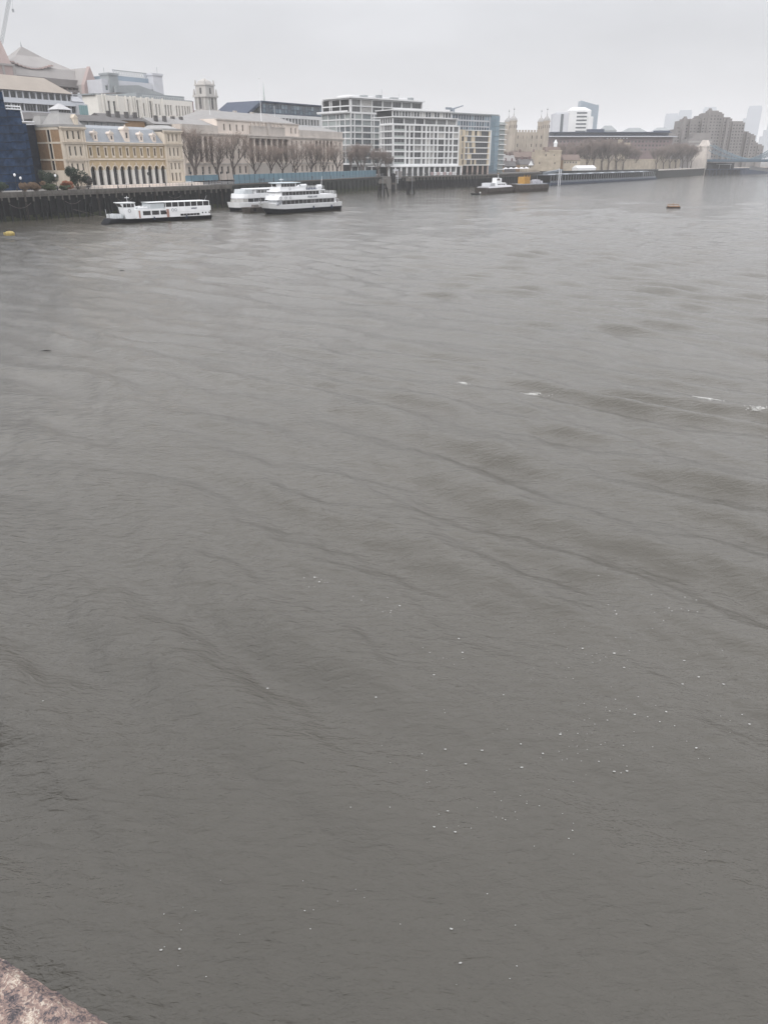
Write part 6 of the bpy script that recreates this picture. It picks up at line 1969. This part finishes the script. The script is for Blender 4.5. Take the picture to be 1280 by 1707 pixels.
part('frame', MB().box(-3, -2.7, -2, -1.7, 3, 10).box(0, 0.3, -2, -1.7, 3, 10).box(-3, 0.3, -2.2, -1.5, 9.2, 10).box(-3, 0.3, -2.2, -1.5, 6.4, 6.9), light_clad, ob)
part('cabin', MB().box(1.0, 3.4, -1.8, 1.0, 5.8, 9.0), brown_clad, ob)
part('bracket', MB().box(-3, 3.4, -1.49, 0, 5.3, 5.79), grey_steel, ob)

# ---- buoys, drift wood
ob = thing('mooring_buoy', 'yellow mooring buoy floating at the left edge', 'buoy', (-81.7, 176.7, 0.0), R(20))
part('float', MB().lathe([(0.3, -0.5), (0.95, -0.2), (1.0, 0.3), (0.7, 0.65), (0.2, 0.75)], 0, 0, 14).box(-1.25, 0.2, -0.3, 0.3, 0.0, 0.45), yellow_paint, ob)
part('ring', MB().tube((-0.2, 0, 0.75), (-0.2, 0, 1.1), 0.08, None, 6).tube((0.2, 0, 0.75), (0.2, 0, 1.1), 0.08, None, 6).tube((-0.2, 0, 1.1), (0.2, 0, 1.1), 0.08, None, 6), rust_steel, ob)
ob = thing('mooring_raft', 'small brown timber mooring raft out on the open river', 'raft', (95.4, 275.3, 0.0), R(-4))
part('float', MB().box(0, 4.0, 0, 2.4, -0.3, 0.45), M('dark brown raft side', (0.045, 0.03, 0.025), 0.8), ob)
part('deck', MB().box(0.1, 3.9, 0.1, 2.3, 0.46, 0.6).box(0.2, 3.8, 1.6, 1.8, 1.0, 1.15).box(0.2, 0.35, 1.6, 1.8, 0.6, 1.0).box(3.6, 3.75, 1.6, 1.8, 0.6, 1.0).box(1.9, 2.05, 1.6, 1.8, 0.6, 1.6), M('brown raft deck', (0.27, 0.16, 0.085), 0.8), ob)
for lab, X_, Y_, l_, rz_ in (('thin dark stick floating on the water left of centre', -29.1, 65.1, 1.15, 28), ('small dark drift wood scrap floating below the long white boat', -38.5, 116.8, 0.8, -10)):
    z_ = water_z(X_, Y_)
    tag(part('drift_wood', MB().tube((-l_ / 2, 0, 0.01), (l_ * 0.1, 0.04, 0.03), 0.03, 0.035, 6).tube((l_ * 0.1, 0.04, 0.03), (l_ / 2, 0, 0.01), 0.035, 0.02, 6), tar_timber, None, (X_, Y_, z_), R(rz_)), lab, 'driftwood', 'floating driftwood')

# ---- foam flecks drifting on the near water (nobody could count them)
fq = random.Random(5)
fv, ff_ = [], []
for cx_, cy_, n_, sx_, sy_ in ((5.5, 17.0, 60, 1.5, 1.0), (7.4, 21.1, 36, 1.4, 1.0), (-2.6, 25.6, 12, 0.4, 0.5), (0.2, 23.9, 10, 0.5, 0.6), (9.5, 18.6, 18, 1.2, 0.9), (2.3, 14.4, 16, 1.0, 0.6), (-4.3, 10.9, 10, 0.8, 0.6), (1.9, 11.1, 8, 0.8, 0.5), (9.9, 23.7, 18, 1.0, 0.8), (-1.6, 11.9, 5, 0.9, 0.6), (2.0, 21.1, 8, 0.7, 0.4), (5.0, 14.0, 14, 2.5, 1.0), (4, 18, 30, 6, 5)):
    for _ in range(n_):
        x_, y_ = fq.gauss(cx_, sx_), fq.gauss(cy_, sy_)
        if y_ < 7:
            continue
        s_ = fq.choice((0.005, 0.006, 0.008, 0.009, 0.011, 0.018)) * (0.8 + y_ / 30)
        z_ = water_z(x_, y_) + 0.02
        o = len(fv)
        a0 = fq.uniform(0, 6)
        m_ = 6
        for j_ in range(m_):
            a_ = a0 + 2 * PI * j_ / m_
            rr_ = s_ * fq.uniform(0.6, 1.3)
            fv.append((x_ + rr_ * 1.5 * math.cos(a_), y_ + rr_ * math.sin(a_), z_))
        fv.append((x_, y_, z_ + s_ * 0.5))
        for j_ in range(m_):
            ff_.append((o + j_, o + (j_ + 1) % m_, o + m_))
tag(part('foam_flecks', MB().raw(fv, ff_), foam_white), 'white foam flecks scattered on the near water', 'foam', kind='stuff')

# ---- little breaking crests
wv, wf = [], []
for cx_, cy_, ln_ in ((10.5, 53.0, 2.3), (22.1, 50.6, 1.7), (24.4, 48.0, 1.7), (5.9, 55.4, 0.8)):
    for _ in range(int(ln_ * 170)):
        t_ = max(-0.5, min(0.5, fq.gauss(0, 0.2)))
        x_ = cx_ + t_ * ln_ + fq.gauss(0, 0.12)
        y_ = cy_ - t_ * 0.35 * ln_ + fq.gauss(0, 0.26) * (1 - 1.6 * abs(t_)) + 0.15 * math.sin(t_ * 9)
        s_ = fq.choice((0.008, 0.012, 0.02, 0.035))
        z_ = water_z(x_, y_) + fq.uniform(0.0, 0.012)
        o = len(wv)
        for j_ in range(5):
            a_ = 2 * PI * j_ / 5
            wv.append((x_ + s_ * 1.4 * math.cos(a_), y_ + s_ * math.sin(a_), z_ + fq.uniform(-.01, .02)))
        wv.append((x_, y_, z_ + s_ * 0.7))
        for j_ in range(5):
            wf.append((o + j_, o + (j_ + 1) % 5, o + 5))
tag(part('breaking_crests', MB().raw(wv, wf), foam_white), 'small white breaking wave crests at middle right', 'foam', kind='stuff')

# ================================================================== HAZE
hz_ = bpy.data.materials.new('river mist')
hz_.use_nodes = True
n, l = hz_.node_tree.nodes, hz_.node_tree.links
n.clear()
ho = n.new('ShaderNodeOutputMaterial')
hv = n.new('ShaderNodeVolumePrincipled')
hv.inputs['Color'].default_value = (0.96, 0.965, 0.98, 1)
hv.inputs['Density'].default_value = 0.00020
hv.inputs['Anisotropy'].default_value = 0.1
l.new(hv.outputs[0], ho.inputs['Volume'])
tag(part('haze', MB().box(-9100, 9300, -9100, 9100, -2.0, 250), hz_), 'pale mist over the whole river', None, kind='stuff')
